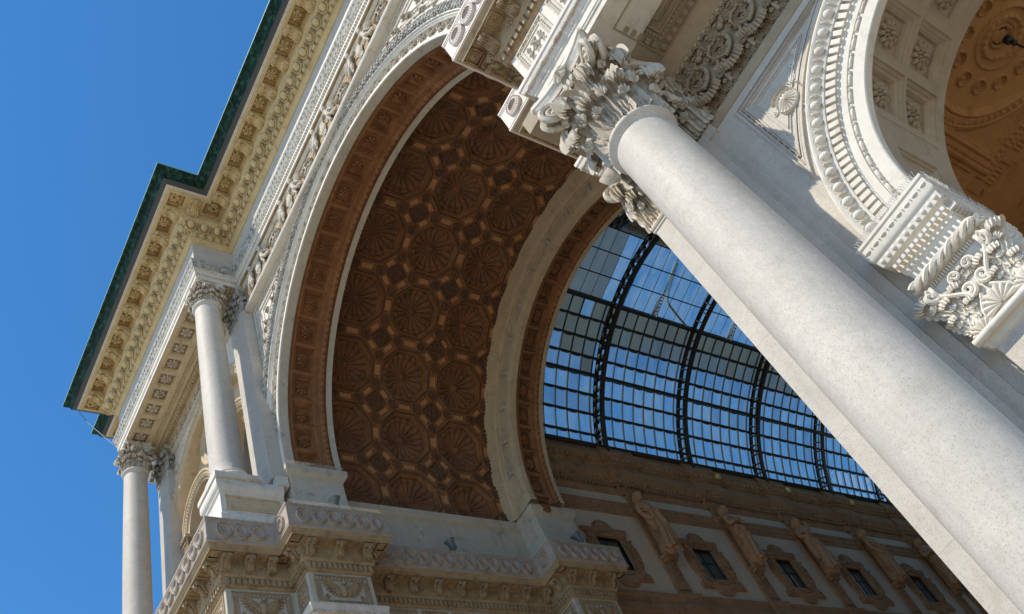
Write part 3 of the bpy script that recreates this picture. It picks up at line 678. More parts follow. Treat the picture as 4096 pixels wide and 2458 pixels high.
# relief scrolls inside the spandrels
b = MB()
for sg in (-1, 1):
    for (x, z, r_) in ((6.55, 31.35, .34), (5.75, 31.85, .28), (7.0, 30.6, .25), (5.1, 32.1, .2)):
        P = spiral((sg * x, 0.73, z), (sg, 0, 0), (0, 0, 1), r_, 1.6, 26); b.add(*tube(P, [0.055 * (1 - 0.5 * i / 25) for i in range(26)], 6))
        for a in np.linspace(0, 2 * PI, 7)[:-1]:
            b.add(vl * (0.30, 0.25, 0.30), fl, 0, frame((sg * x + r_ * .95 * math.cos(a), 0.74, z + r_ * .95 * math.sin(a)), (-math.sin(a), 0, math.cos(a)), (0, -1, 0), (math.cos(a), 0, math.sin(a))))
build_at(b, 'spandrel_scrolls', 'carved', arch)
# archivolt mouldings
N_ = 150; T0, T1 = -6, 186
b = MB(); archsweep(b, ZA, T0, T1, N_, [(RA, 0.786), (RA, 0.74), (7.87, 0.725), (7.99, 0.725), (8.0, 0.76), (8.02, 0.80)]); build_at(b, 'inner_fascia', 'white', arch)
b = MB(); archsweep(b, ZA, T0, T1, N_, [(8.02, 0.80), (8.38, 0.80), (8.40, 0.72), (8.44, 0.70), (8.47, 0.66), (8.52, 0.66), (8.54, 0.60), (8.60, 0.60), (8.60, 0.70), (8.95, 0.70), (8.95, 0.66), (9.02, 0.66), (9.02, 0.78)]); build_at(b, 'archivolt_mould', 'white', arch)
# running acanthus band: leaf clusters, two a pitch
b = MB(); pitch = 0.62; nn = int(PI * 8.2 * 186 / 180 / pitch)
for k in range(nn):
    a = R(-3 + 186 * (k + .5) / nn); up = IV(math.cos(a), 0, math.sin(a)); s_ = 1 if math.cos(a) < 0 else -1
    tg = IV(math.sin(a), 0, -math.cos(a)) * (1 if k % 2 else 1) * s_ * -1; o = IV(0, 0.79, ZA) + up * 8.2
    for q, (dx, du, sc, rot) in enumerate(((-.22, -.05, .40, 0.5), (-.1, .06, .42, -0.45), (.06, -.04, .36, 0.15), (.16, .05, .28, -.9), (-.24, .10, .26, 1.2))):
        ux = tg * math.cos(rot) + up * math.sin(rot); vx = -tg * math.sin(rot) + up * math.cos(rot)
        b.add(vl * (sc * .62, sc * .5, sc), fl, 0, frame(o + tg * dx + up * du + IV(0, 0.02, 0), -vx, (0, -1, 0), ux))
    b.add(*ellipsoid(0.055, 0.055, 0.05, 7, 5), 0, (np.eye(3), o + tg * 0.27 - IV(0, .03, 0)))
build_at(b, 'acanthus_band', 'carved', arch)
# laurel torus: overlapping leaves round a rope
b = MB(); archsweep(b, ZA, T0, T1, N_, [(8.76 + 0.13 * math.cos(q), 0.66 - 0.15 * math.sin(q)) for q in np.linspace(-.3, PI + .3, 10)])
nn = int(PI * 8.76 * 1.04 / 0.115); lv = ellipsoid(0.115, 0.05, 0.03, 7, 5)
for k in range(nn):
    a = R(-4 + 188 * (k + .5) / nn); up = IV(math.cos(a), 0, math.sin(a)); tg = IV(-math.sin(a), 0, math.cos(a)) * (1 if math.cos(a) < 0 else -1)
    for j in range(4):
        ph = 0.35 + 0.82 * j + 0.4 * (k % 2); n_ = up * math.cos(ph) + IV(0, -1, 0) * math.sin(ph); p = IV(0, 0.66, ZA) + up * 8.76 + n_ * 0.145
        sd = np.cross(n_, tg); rt = 0.45 * (1 if j % 2 else -1); t2 = tg * math.cos(rt) + sd * math.sin(rt) + n_ * 0.25
        t2 /= np.linalg.norm(t2); b.add(*lv, 0, frame(p + rng.normal(0, .006, 3), t2, np.cross(n_, t2), n_, rng.uniform(.85, 1.2)))
build_at(b, 'laurel_torus', 'weathered', arch)

# soffit bands: coffers with nested frames; built flat then bent round the arch
def soffit_band(y0, y1, Rr, zc, n, parent, mats, a_step, rs, t0=-6):
    """coffered soffit band of an arch, y0 front edge, y1 rear edge"""
    wdt = y1 - y0; s = np.radians(np.linspace(t0, 180 - t0, int(Rr * 3.35 / 0.024))); v = np.concatenate([np.arange(y0, y1, 0.024), [y1]])
    U, W = np.meshgrid(s, v, indexing='ij'); f = (W - y0) / wdt; H = np.zeros_like(U)
    MI = np.ones_like(U, int)
    band = (f > 0.155) & (f < 0.875); MI[~band] = 0
    H += 0.05 * sm(f, 0.15, 0.165) * sm(f, 0.885, 0.87)        # brown part lies deeper
    k = np.round((np.degrees(U) - 90) / a_step); dc = (np.degrees(U) - 90 - k * a_step) / a_step     # -0.5..0.5
    fc = (f - 0.455) / 0.46 * 1.08
    d = np.maximum(abs(dc) * 1.04, abs(fc))
    for a_, h_ in ((0.455, 0.06), (0.41, -0.03), (0.385, 0.09), (0.335, -0.03), (0.31, 0.11)): H += h_ * sm(d, a_ + 0.012, a_ - 0.012)
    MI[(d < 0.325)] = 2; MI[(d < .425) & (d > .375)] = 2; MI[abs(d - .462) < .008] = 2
    e = (f - 0.815) / 0.05; ph = U * Rr / 0.28 * PI   # egg row
    egg = np.clip(1 - e ** 2, 0, 1) ** .5 * (0.25 + 0.75 * abs(np.sin(ph)) ** .7); H -= np.where(abs(e) < 1, 0.14 * egg, 0)
    e2 = (f - 0.172) / 0.016; H -= np.where(abs(e2) < 1, 0.035 * (0.4 + 0.6 * abs(np.sin(U * Rr / 0.11 * PI))), 0)
    H += rng.normal(0, 0.0012, H.shape)
    b = MB(); hfield(b, s, v, H, lambda a, c, h: np.column_stack([(Rr + h) * np.cos(a), c, zc + (Rr + h) * np.sin(a)]), MI=MI)
    build_at(b, 'coffered_soffit', mats, parent, 30)
    rm = rosette_mesh(7, 'terra')
    for k in range(-11, 12):
        a = R(90 + k * a_step)
        if math.degrees(a) < 5: continue
        up = IV(math.cos(a), 0, math.sin(a)); tg = IV(-math.sin(a), 0, math.cos(a)); c = y0 + wdt * 0.455
        link('soffit_rosette', rm, parent, mat4(frame(IV(0, c, zc) + up * (Rr + 0.235), tg, (0, 1, 0), -up, (0.28, 0.25, 0.5)), parent))
soffit_band(0.786, 2.90, RA, ZA, 23, arch, ['grey_stone', 'terra', 'terra'], 8.28, 1)
b = MB(); archsweep(b, ZA, T0, T1, 96, [(RA, 2.90), (9.4, 2.90)]); build_at(b, 'arch_rear_face', 'terra_dark', arch)
# second arch at the back of the vault
R2, Z2 = 7.66, 24.12
arch2 = empty('inner_arch', (0, 11.2, 21.4), 'cream inner arch with brown coffered soffit framing the glass roof', 'arch')
soffit_band(11.18, 12.90, R2, Z2, 23, arch2, ['cream', 'terra', 'terra_dark'], 8.42, 0, -1.3)  # last tone darkens groove rings and coffer floors with painted shade and dirt
b = MB(); archsweep(b, Z2, -1.3, 181.3, N_, [(R2, 11.18), (R2, 11.16), (7.95, 11.15), (7.97, 11.18), (8.0, 11.19), (8.62, 11.19), (8.63, 11.165), (8.68, 11.165), (8.69, 11.19), (8.80, 11.19), (8.84, 11.14), (8.92, 11.12), (8.93, 11.06), (9.02, 11.04), (9.2, 11.0), (9.5, 10.9)]); build_at(b, 'archivolt', 'cream', arch2)
b = MB(); fb = MB()
for k in range(-8, 8):
    a = R(90 + k * 10.9 + 2)
    up = IV(math.cos(a), 0, math.sin(a)); tg = IV(-math.sin(a), 0, math.cos(a)); o = IV(0, 11.18, Z2) + up * 8.31; A = frame(o, tg, up, (0, -1, 0))
    for w_ in (0.17, 0.12):
        for (x0, y0, x1, y1) in ((-w_, w_ - .025, w_, w_), (-w_, -w_, w_, -w_ + .025), (-w_, -w_, -w_ + .025, w_), (w_ - .025, -w_, w_, w_)):
            bb = MB(); bb.box((x0, y0 * 1.25, -.02), (x1, y1 * 1.25, 0.03 + .02 * (w_ < .15))); b.add(bb.V[0], bb.F[0][0], 0, A)
    b.add(polar(rosette_fn(5), 7, 30)[0] * (.10, .12, .3), polar(rosette_fn(5), 7, 30)[1], 0, A)
    for rr in (8.10, 8.52):
        for a0 in (R(90 + k * 10.9 + 2) + 0.035,):
            P = [(r__ * math.cos(t), 11.175, Z2 + r__ * math.sin(t)) for r__ in (rr,) for t in np.linspace(a0, a0 + R(10.9) - 0.07, 14)]; b.add(*tube(P, 0.014, 5))
    for e in (0.035, R(10.9) - 0.035):
        P = [(r__ * math.cos(a + e), 11.175, Z2 + r__ * math.sin(a + e)) for r__ in (8.10, 8.52)]; b.add(*tube(P, 0.014, 5))
build_at(b, 'archivolt_panels', 'grey_stone', arch2)
b = MB(); archsweep(b, Z2, -1.3, 181.3, 96, [(R2, 12.90), (R2 + .02, 12.93), (12.0, 12.93)]); build_at(b, 'arch_rear_face', 'cream', arch2)

# ---- the vault: octagon coffers in a square grid
RV, ZV, AP = 9.22, 24.4, 17.4
vault = empty('shell_vault', (0, 7, 24.4), 'dark brown barrel vault patterned with octagonal shell coffers between the two arches', 'vault')
PY = 2.70; Y0 = 4.10; PS = RV * R(AP)
s = np.radians(np.linspace(-3, 183, int(RV * R(186) / 0.034))); v = np.arange(2.85, 11.30, 0.034)
U, W = np.meshgrid(s, v, indexing='ij')
su = (np.degrees(U) - 90) / AP; sv = (W - Y0) / PY                       # cell units, coffer centres at integers
cu = (su - np.round(su)) * PS; cv = (sv - np.round(sv)) * PY
ax_, ay_ = abs(cu), abs(cv); oc = np.maximum(np.maximum(ax_, ay_), (ax_ + ay_) / math.sqrt(2))   # octagon distance
H = np.zeros_like(U); MI = np.zeros_like(U, int)
AO = 1.17
H -= 0.05 * sm(oc, AO + .01, AO - .02) * sm(oc, AO - .10, AO - .07); H += 0.03 * sm(oc, AO - .09, AO - .11); H += 0.05 * sm(oc, AO - .17, AO - .20); H += .6 * sm(oc, .93, .90)
H -= 0.03 * (oc < AO - .12) * (oc > AO - .19) * (0.5 + 0.5 * np.sin(np.arctan2(cu, cv) * 60))
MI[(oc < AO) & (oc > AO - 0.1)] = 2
iu = (su - 0.5 - np.round(su - 0.5)) * PS; iv = (sv - 0.5 - np.round(sv - 0.5)) * PY                 # about interstices
q1, q2 = (iu + iv) / math.sqrt(2), (iu - iv) / math.sqrt(2); dsq = np.maximum(abs(q1), abs(q2))
H -= 0.04 * sm(dsq, .37, .36) * sm(dsq, .31, .32); H += 0.05 * sm(dsq, .32, .31)
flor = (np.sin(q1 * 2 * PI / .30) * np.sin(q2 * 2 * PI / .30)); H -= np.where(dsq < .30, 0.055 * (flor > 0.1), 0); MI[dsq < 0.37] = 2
for a_, c_ in ((q1, q2), (q2, q1)):         # light orange bars on the four sides of each square
    d = np.maximum((abs(abs(a_) - 0.535) - 0.095) , abs(c_) - 0.19); H += 0.03 * sm(d, 0.02, 0.0) - 0.03 * sm(d, 0.05, .04) * sm(d, .0, .02) ; MI[d < 0.0] = 1
for a_, c_ in ((cu, iv), (iu, cv)):         # bars between neighbouring coffers
    pass
d = np.maximum(abs(iu) - 0.11, ay_ - 0.235); H += 0.03 * sm(d, 0.02, 0.0) - .03 * sm(d, .05, .04) * sm(d, 0, .02); MI[(d < 0.0)] = 1
d = np.maximum(abs(iv) - 0.11, ax_ - 0.235); H += 0.03 * sm(d, 0.02, 0.0) - .03 * sm(d, .05, .04) * sm(d, 0, .02); MI[(d < 0.0)] = 1
for du, dv_ in ((0.77, 0), (-0.77, 0), (0, 0.77), (0, -0.77)):      # round pateras
    rr = np.hypot(iu - du, iv - dv_); m = rr < 0.27
    hh = 0.07 * sm(rr, .26, .24) - 0.05 * sm(rr, .20, .18) + 0.05 * sm(rr, .15, .12) * (0.5 + .5 * np.cos(5 * np.arctan2(iu - du, iv - dv_))) + .03 * (rr < .05)
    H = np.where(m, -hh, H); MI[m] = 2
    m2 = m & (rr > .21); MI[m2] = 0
H += rng.normal(0, 0.0015, H.shape)
b = MB(); hfield(b, s, v, H, lambda a, c, h: np.column_stack([(RV + h) * np.cos(a), c, ZV + (RV + h) * np.sin(a)]), MI=MI)
build_at(b, 'coffered_surface', ['terra', 'terra_light', 'terra_dark'], vault, 28)
def shell_fn(r, t):
    n = 18; f = abs(math.sin(n * t / 2)) ** 0.5
    if r > 0.985: return 1.0, 0.0
    if r < 0.09: return r, -0.10
    if r < 0.13: return r, -0.12
    if r < 0.17: return r, -0.17 - .02
    rs = 0.90 + 0.10 * f if r > 0.85 else 1.0
    q = min(1, r / 0.86); h = -0.20 * (1 - q ** 2.4) ** 0.8
    edge = sm(r, 0.80, 0.86) * (0.06 * f)
    fl_ = 0.085 * (1 - f) * math.sin(min(1, q) * PI * .62) * -1
    return r * rs, h - fl_ * -1 * 1.0 - 0.03 + edge
V_, F_ = polar(shell_fn, 22, 180)
SH = unit_mesh('shell', [(V_ * (0.97, 0.97, 1.0), F_)], 'shell', 60)
for k in range(-5, 6):
    for j in range(0, 4):
        a = R(90 + k * AP); y = Y0 + j * PY
        if y > 11.3 or math.degrees(a) > 182: continue
        if y + .95 > 13: continue
        up = IV(math.cos(a), 0, math.sin(a)); tg = IV(-math.sin(a), 0, math.cos(a))
        link('shell_coffer', SH, vault, mat4(frame(IV(0, y, ZV) + up * (RV + 0.11), tg, (0, 1, 0), -up), vault))
b = MB(); archsweep(b, ZV, -2, 182, 72, [(11.6, 0.9), (11.6, 12.9)]); build_at(b, 'vault_light_shell', 'roof', vault)  # unseen opaque shell added behind the vault to stop light leaks

# impost blocks, attic of the jambs: between roundel band (21.4) and the spring (23.9)
jb = empty('jamb_wall', (-8.4, 5, 21.4), 'plain grey stone jamb wall with spring moulding above the left roundel band', 'wall')
jr = empty('jamb_wall', (8.4, 5, 21.4), 'plain stone jamb wall behind the sunlit right cornice', 'wall')
for root, P in ((jb, LL), (jr, LR)):
    sub = P[2:] if root is jb else P[:-2]
    b = MB(); sweep(b, sub, [(-0.02, 21.40), (-0.02, 22.24), (-0.06, 22.28), (-0.08, 22.34), (-0.08, 23.44), (-0.05, 23.46)], caps=False); build_at(b, 'wall', 'grey_stone', root)
    b = MB(); sweep(b, sub, [(-0.05, 23.46), (-0.04, 23.50), (0.0, 23.53), (0.05, 23.58), (0.06, 23.64), (0.09, 23.66), (0.09, 23.88), (-0.02, 23.92), (-0.14, 23.93), (-0.6, 23.95)], caps=False); build_at(b, 'spring_moulding', 'grey_stone', root)
# lower jamb walls and side masses below the entablature (seen only from other places)
for sg in (-1, 1):
    P = LL if sg < 0 else LR
    b = MB(); sweep(b, (P[2:] if sg < 0 else P[:-2]), [(-0.10, 0.0), (-0.10, 14.70), (-0.04, 14.75), (-0.04, 14.82), (-0.1, 14.86), (-0.10, 17.12)], caps=False); build_at(b, 'lower_wall', 'granite_grey', jb if sg < 0 else jr)

# central frieze band between architrave and arch, with lit mouldings
b = MB(); b.box((-8.6, 0.45, 33.46), (8.6, 1.4, 34.90)); build_at(b, 'frieze_ground', 'buff', arch)
cpth = [(-8.35, 0.45), (8.35, 0.45)]
b = MB(); sweep(b, cpth, [(-.3, 33.20), (0.06, 33.22), (0.10, 33.28), (0.10, 33.36), (0.05, 33.38), (0.05, 33.42), (0.0, 33.47)]); sweep(b, cpth, [(0, 34.72), (0.04, 34.75), (0.04, 34.79), (0.08, 34.82), (0.10, 34.884)]); build_at(b, 'frieze_mouldings', 'white', arch)

# ================================================================= columns
def corinthian(root, cx, cy, z0, z1, r, half, mat='carved', amat='white', rear=True):
    """round Corinthian capital between z0 (neck) and z1 (top of abacus)"""
    h = z1 - z0; c = IV(cx, cy, 0); cap_b = MB()
    cap_b.add(*lathe([(r * 0.98, z0), (r * 0.99, z0 + h * .3), (r * 1.04, z0 + h * .6), (r * 1.22, z0 + h * .84), (r * 1.25, z0 + h * .86)], 32), 0, (np.eye(3), c))
    cap = build_at(cap_b, 'capital', mat, root)
    if root.location.length: pass
    inv = lambda fr: mat4(fr, root)
    lm = unit_mesh('leaf', [LEAF], mat, 50)
    for row, (n, hh, off, wd) in enumerate(((8, .42, 0, .86), (8, .70, .5, .80))):
        for k in range(n):
            a = 2 * PI * (k + off) / n; o = c + IV(r * 0.97 * math.cos(a), r * .97 * math.sin(a), z0 + 0.01); out = IV(math.cos(a), math.sin(a), 0); tg = IV(-math.sin(a), math.cos(a), 0)
            link('leaf', lm, cap, mat4(frame(o, -tg, out, (0, 0, 1), (r * wd * (1 + .1 * row), h * .40 * (.9 + .1 * row), h * hh)), root))
    vb = MB()
    for k in range(4):      # corner volutes on the diagonals with a leaf below and a stalk from the bell
        a = PI / 4 + k * PI / 2; out = IV(math.cos(a), math.sin(a), 0); rr = half * 1.34
        p0 = c + out * (r * 1.0) + IV(0, 0, z0 + h * .50); pc = c + out * (rr - h * .10) + IV(0, 0, z1 - h * .255)
        for sd in (-1, 1):
            tg = IV(-math.sin(a), math.cos(a), 0) * sd * (h * .045)
            start = c + out * r * 1.02 + IV(-math.sin(a), math.cos(a), 0) * sd * r * .42 + IV(0, 0, z0 + h * .48)
            top = pc + IV(0, 0, h * .12) - out * h * .05 + tg
            ts = np.linspace(0, 1, 9); P = [start * (1 - q) + top * q + IV(0, 0, h * .10 * math.sin(PI * q) * 0.3) - out * h * .10 * math.sin(PI * q) for q in ts]
            P += [p + tg for p in spiral(pc, out, (0, 0, 1), h * .12, 1.9, 30, start=PI / 2, sgn=-1)]
            vb.add(*tube(P, [h * .028] * 9 + [h * .03 * (1 - .6 * q / 29) for q in range(30)], 6))
        vb.add(*ellipsoid(h * .035, h * .085, h * .035, 8, 6), 0, frame(pc, out, (-math.sin(a), math.cos(a), 0), (0, 0, 1)))
        vb.add(vl * (r * .62, h * .40, h * .42), fl, 0, frame(c + out * r * 1.08 + IV(0, 0, z0 + h * .40), (math.sin(a), -math.cos(a), 0), out, (0, 0, 1)))
    for k in range(4):      # inner helices and the flower in the middle of each side
        a = k * PI / 2; out = IV(math.cos(a), math.sin(a), 0); tg = IV(-math.sin(a), math.cos(a), 0)
        for sd in (-1, 1):
            cc = c + out * (r * 1.22) + tg * sd * h * .10 + IV(0, 0, z1 - h * .26)
            P = [c + out * r * 1.03 + tg * sd * r * .36 + IV(0, 0, z0 + h * .48), c + out * r * 1.12 + tg * sd * r * .34 + IV(0, 0, z0 + h * .62)] + spiral(cc, tg * sd, (0, 0, 1), h * .085, 1.6, 22, start=0, sgn=1)
            vb.add(*tube(P, h * .02, 5))
        V1, F1 = polar(rosette_fn(6), 9, 48); vb.add(V1 * (h * .085, h * .085, h * .12), F1, 0, frame(c + out * half * .93 + IV(0, 0, z1 - h * .07), tg, (0, 0, 1), out))
        for q in (-1, 0, 1): vb.add(*ellipsoid(h * .03, h * .03, h * .06, 6, 5), 0, (np.eye(3), c + out * r * 1.25 + tg * q * h * .045 + IV(0, 0, z1 - h * .2)))
    build_at(vb, 'volutes', mat, root).parent = cap
    # abacus, concave sides, cut corners
    n = 10; P2 = []
    for k in range(4):
        a = k * PI / 2; out = IV(math.cos(a), math.sin(a)); tg = IV(-math.sin(a), math.cos(a))
        for q in np.linspace(-1, 1, n): P2.append(out * (half * (0.86 + 0.13 * q * q)) + tg * q * half * .92)
    P2 = np.array(P2) + (cx, cy); m = len(P2); ab = MB(); cen = IV(cx, cy); V = []
    prof = [(.90, 0), (.90, .02), (.95, .35), (.99, .5), (.99, .62), (1.03, .66), (1.03, .98), (.97, 1.0)]
    for s_, t_ in prof:
        for p in P2: q = cen + (p - cen) * s_; V.append((q[0], q[1], z1 - h * .12 * (1 - t_)))
    i = np.arange(m)[None, :]; k = np.arange(len(prof) - 1)[:, None]
    ab.add(V, np.stack([k * m + i, k * m + (i + 1) % m, (k + 1) * m + (i + 1) % m, (k + 1) * m + i], -1).reshape(-1, 4))
    ab.F.append((np.array([list(range(m))[::-1]]), 0)); build_at(ab, 'abacus', amat, root).parent = cap
    cap.matrix_basis = Matrix.Translation(-Vector(root.location))
    for ch in cap.children: ch.matrix_basis = mat4_strip(ch, root)
def mat4_strip(ch, root):
    """child matrices were written relative to the thing's base; make them relative to the capital (whose mesh is in world coordinates)"""
    return Matrix.Translation(Vector(root.location)) @ ch.matrix_basis
def column(label, cx, cy, zb, zn, r0, r1, zc, half, group, mat='granite', cmat='carved'):
    root = empty('column', (cx, cy, zb), label, 'column', group)
    b = MB(); zz = np.linspace(zb + .62, zn, 24); pr = []
    for z in zz:
        q = (z - zb) / (zn - zb); pr.append((r0 + (r1 - r0) * max(0, (q - .3) / .7) ** 1.5, z))
    b.add(*lathe([(r0 * 1.06, zb + .56)] + pr, 72), 0, (np.eye(3), IV(cx, cy, 0))); build_at(b, 'shaft', mat, root, 60)
    b = MB(); b.add(*lathe([(r1, zn - .02), (r1 * 1.03, zn - .01), (r1 * 1.05, zn + .06), (r1 * 1.07, zn + .08), (r1 * 1.13, zn + .10), (r1 * 1.16, zn + .15), (r1 * 1.13, zn + .20), (r1 * 1.0, zn + .22)], 64), 0, (np.eye(3), IV(cx, cy, 0))); build_at(b, 'neck_ring', 'granite' if mat == 'granite' else mat, root, 60)
    b = MB(); b.box((cx - r0 * 1.38, cy - r0 * 1.38, zb), (cx + r0 * 1.38, cy + r0 * 1.38, zb + .20))
    b.add(*lathe([(r0 * 1.34, zb + .20)] + [(r0 * (1.22 + .13 * math.cos(t)), zb + .30 + .10 * math.sin(t)) for t in np.linspace(-PI / 2, PI / 2, 8)] + [(r0 * 1.18, zb + .41), (r0 * 1.12, zb + .46)] + [(r0 * (1.12 + .08 * math.cos(t)), zb + .52 + .05 * math.sin(t)) for t in np.linspace(-PI / 2, PI / 2, 6)] + [(r0 * 1.04, zb + .58)], 48), 0, (np.eye(3), IV(cx, cy, 0)))
    build_at(b, 'base', 'white', root)
    corinthian(root, cx, cy, zn + .2, zc, r1, half, cmat)
    return root
column('huge white granite column crossing the right of the view with a carved leafy capital', 9.37, -.80, 0.9, 14.45, .655, .60, 17.09, .93, None)
column('slender upper column beside the big arch, standing on the left ressaut pedestal', -8.62, -.99, 23.07, 33.35, .575, .505, 34.88, .60, 'upper columns', cmat='carved')
column('leftmost slender upper column, standing free against the blue sky', -18.0, -.99, 23.07, 33.05, .56, .495, 34.88, .60, 'upper columns', cmat='carved')
b = MB(); b.box((8.4, -1.75, 0.0), (10.35, .15, .9)); o = build_at(b, 'column_plinth', 'granite', tag(bpy.data.objects.new('plinth', None), None, None)) if 0 else b.build('plinth', 'granite'); tag(o, 'low granite plinth under the huge right column', 'plinth')

def pilaster(root, xa, xb, ya, z0, zn, z1, mat, cmat, yb=1.4, side='right', hcap=None):
    """flat shaft with a carved capital (leaves, corner volutes); front face at y=ya"""
    b = MB(); b.box((xa, ya, z0), (xb, yb, zn)); sh = build_at(b, 'pilaster_shaft', mat, root, 25)
    b = MB(); P = [(xa, yb), (xa, ya), (xb, ya), (xb, yb)]; h = z1 - zn
    sweep(b, P, [(0, zn - .02), (.03, zn), (.05, zn + .05), (.05, zn + .10), (.02, zn + .14), (.0, zn + .16), (0, z1 - h * .18)], caps=False)
    sweep(b, P, [(0, z1 - h * .18), (.07, z1 - h * .16), (.09, z1 - h * .10), (.11, z1 - h * .09), (.15, z1 - h * .03), (.15, z1), (0, z1)], caps=False)
    wdt = xb - xa; n = max(2, int(round(wdt / .42)))
    for row in range(2):
        for k in range(n + row):
            x = xa + wdt * (k + .5) / n if row == 0 else xa + wdt * k / n
            b.add(vl * (wdt / n * .95, h * .26, h * (.42 if row == 0 else .66)), fl, 0, frame((x, ya, zn + .12), (-1, 0, 0), (0, -1, 0), (0, 0, 1)))
    for xx, sd in ((xa, -1), (xb, 1)):
        for yy in np.linspace(ya + .15, min(yb, ya + .9), 3): b.add(vl * (.42, h * .20, h * .5), fl, 0, frame((xx, yy, zn + .12), (0, -sd, 0), (sd, 0, 0), (0, 0, 1)))
        d = IV(sd, -1, 0) / math.sqrt(2); pc = IV(xx, ya, z1 - h * .30) + d * .10
        P_ = [IV(xx - sd * wdt * .22, ya - .03, zn + h * .5), IV(xx - sd * wdt * .06, ya - .06, z1 - h * .24)] + spiral(pc, d, (0, 0, 1), h * .11, 1.8, 26, sgn=-1); b.add(*tube(P_, h * .03, 6))
        P_ = [IV(xx - sd * wdt * .24, ya - .03, zn + h * .5)] + spiral((xx - sd * wdt * .36, ya - .05, z1 - h * .28), (sd, 0, 0), (0, 0, 1), h * .09, 1.6, 20, start=0); b.add(*tube(P_, h * .022, 5))
    V1, F1 = polar(rosette_fn(5), 8, 40); b.add(V1 * (h * .10, h * .10, h * .12), F1, 0, frame(((xa + xb) / 2, ya - .12, z1 - h * .07), (1, 0, 0), (0, 0, 1), (0, -1, 0)))
    build_at(b, 'pilaster_capital', cmat, root, 50)
# pier pilaster beside the big column (lit strip) and the shaded one behind it
pr_ = empty('pier', (8.6, .8, 0), 'pale pier with flat pilaster strip and carved capital just left of the huge column', 'pier')
pilaster(pr_, 7.80, 9.0, .78, 0.0, 14.80, 17.09, 'granite_grey', 'carved', yb=2.8)
b = MB(); b.box((9.0, .52, 0.0), (9.86, 2.8, 14.9)); b.box((9.86, .60, 0.0), (10.06, 2.8, 15.02)); b.box((9.86, .56, 14.70), (10.10, .66, 15.02)); build_at(b, 'shaded_strip', 'granite_grey', pr_, 25)
b = MB()
for x in (9.15, 9.55, 9.9):
    b.add(vl * (.5, .35, 1.2), fl, 0, frame((x, .52, 14.95), (-1, 0, 0), (0, -1, 0), (0, 0, 1)))
    b.add(vl * (.5, .4, 1.75), fl, 0, frame((x + .18, .54, 14.95), (-1, 0, 0), (0, -1, 0), (0, 0, 1)))
b.add(*tube(spiral((10.05, .40, 16.45), (1, -1, 0), (0, 0, 1), .15, 1.8, 26, sgn=-1), .05, 6)); b.box((8.9, .60, 14.9), (10.1, 2.0, 17.0)); build_at(b, 'shaded_capital', 'carved', pr_, 50)

# ================================================================= left pavilion (upper storey)
pv = empty('corner_pavilion', (-13.5, .6, 21.4), 'left corner pavilion with a deep arch, small rose opening and tall flat pilasters', 'pavilion')
b = MB(); arch_wall(b, -19.2, -8.2, 21.4, 34.9, .60, -13.45, 28.9, 4.55)
b.add([(-19.2, .6, 21.4), (-19.2, 6, 21.4), (-19.2, 6, 34.9), (-19.2, .6, 34.9)], np.array([(0, 1, 2, 3)]))
b.box((-18.9, .42, 34.2), (-8.3, .8, 34.95)); build_at(b, 'wall', 'white', pv)
b = MB(); archsweep(b, 28.9, 0, 180, 80, [(4.30, 1.3), (4.30, .62), (4.34, .54), (4.46, .52), (4.50, .50), (4.56, .50), (4.60, .44), (4.72, .44), (4.76, .50), (4.80, .60)], xc=-13.45); build_at(b, 'arch_mould', 'cream', pv)
b = MB(); nn = 60
for k in range(nn):
    a = PI * (k + .5) / nn; b.add(*ellipsoid(.04, .09, .04, 6, 5), 0, frame((-13.45 + 4.66 * math.cos(a), .43, 28.9 + 4.66 * math.sin(a)), (math.cos(a), 0, math.sin(a)), (-math.sin(a), 0, math.cos(a)), (0, -1, 0)))
for k in range(16):
    x = -18.1 + 9.6 * (k + .5) / 16
    for w_ in (.24, .18):
        for (x0, y0, x1, y1) in ((-w_, w_ - .025, w_, w_), (-w_, -w_, w_, -w_ + .025), (-w_, -w_, -w_ + .025, w_), (w_ - .025, -w_, w_, w_)): b.box((x + x0, .39 - (.24 - w_) * .3, 34.55 + y0), (x + x1, .43, 34.55 + y1))
    b.add(polar(rosette_fn(5), 7, 30)[0] * (.12, .12, .3), polar(rosette_fn(5), 7, 30)[1], 0, frame((x, .42, 34.55), (1, 0, 0), (0, 0, 1), (0, -1, 0)))
for sg in (-1, 1):      # upright spandrel ornament
    for k in range(9):
        z = 29.6 + .5 * k; b.add(vl * (.34, .3, .5), fl, 0, frame((-13.45 + sg * 4.98, .60, z), (-1, 0, 0), (0, -1, 0), (0, 0, 1)))
    for (x_, z_, r_) in ((4.4, 32.6, .32), (3.75, 33.15, .25), (4.65, 31.8, .22)):
        b.add(*tube(spiral((-13.45 + sg * x_, .57, z_), (sg, 0, 0), (0, 0, 1), r_, 1.6, 24), .05, 6))
build_at(b, 'carved_details', 'carved', pv)
# tympanum: two small arches under a rose
YT = 0.86
b = MB()
def disc_ring(b, xc, zc, prof, n=56): archsweep(b, zc, 0, 360, n, prof, xc=xc)
arch_wall(b, -18.2, -13.45, 21.4, 33.4, YT + .30, -15.47, 28.9, 1.42); arch_wall(b, -13.45, -8.7, 21.4, 33.4, YT + .301, -11.43, 28.9, 1.42)
disc_ring(b, -13.45, 31.55, [(.95, YT + .3), (.95, YT - .05), (1.05, YT - .08), (1.15, YT - .05), (1.2, YT - .12), (1.32, YT - .12), (1.36, YT), (1.45, YT + .3)])
for k in range(14):
    a = 2 * PI * k / 14; b.add(*ellipsoid(.10, .28, .07, 7, 6), 0, frame((-13.45 + .60 * math.cos(a), YT + .2, 31.55 + .60 * math.sin(a)), (-math.sin(a), 0, math.cos(a)), (math.cos(a), 0, math.sin(a)), (0, -1, 0)))
b.add(*ellipsoid(.2, .12, .2), 0, (np.eye(3), IV(-13.45, YT + .15, 31.55)))
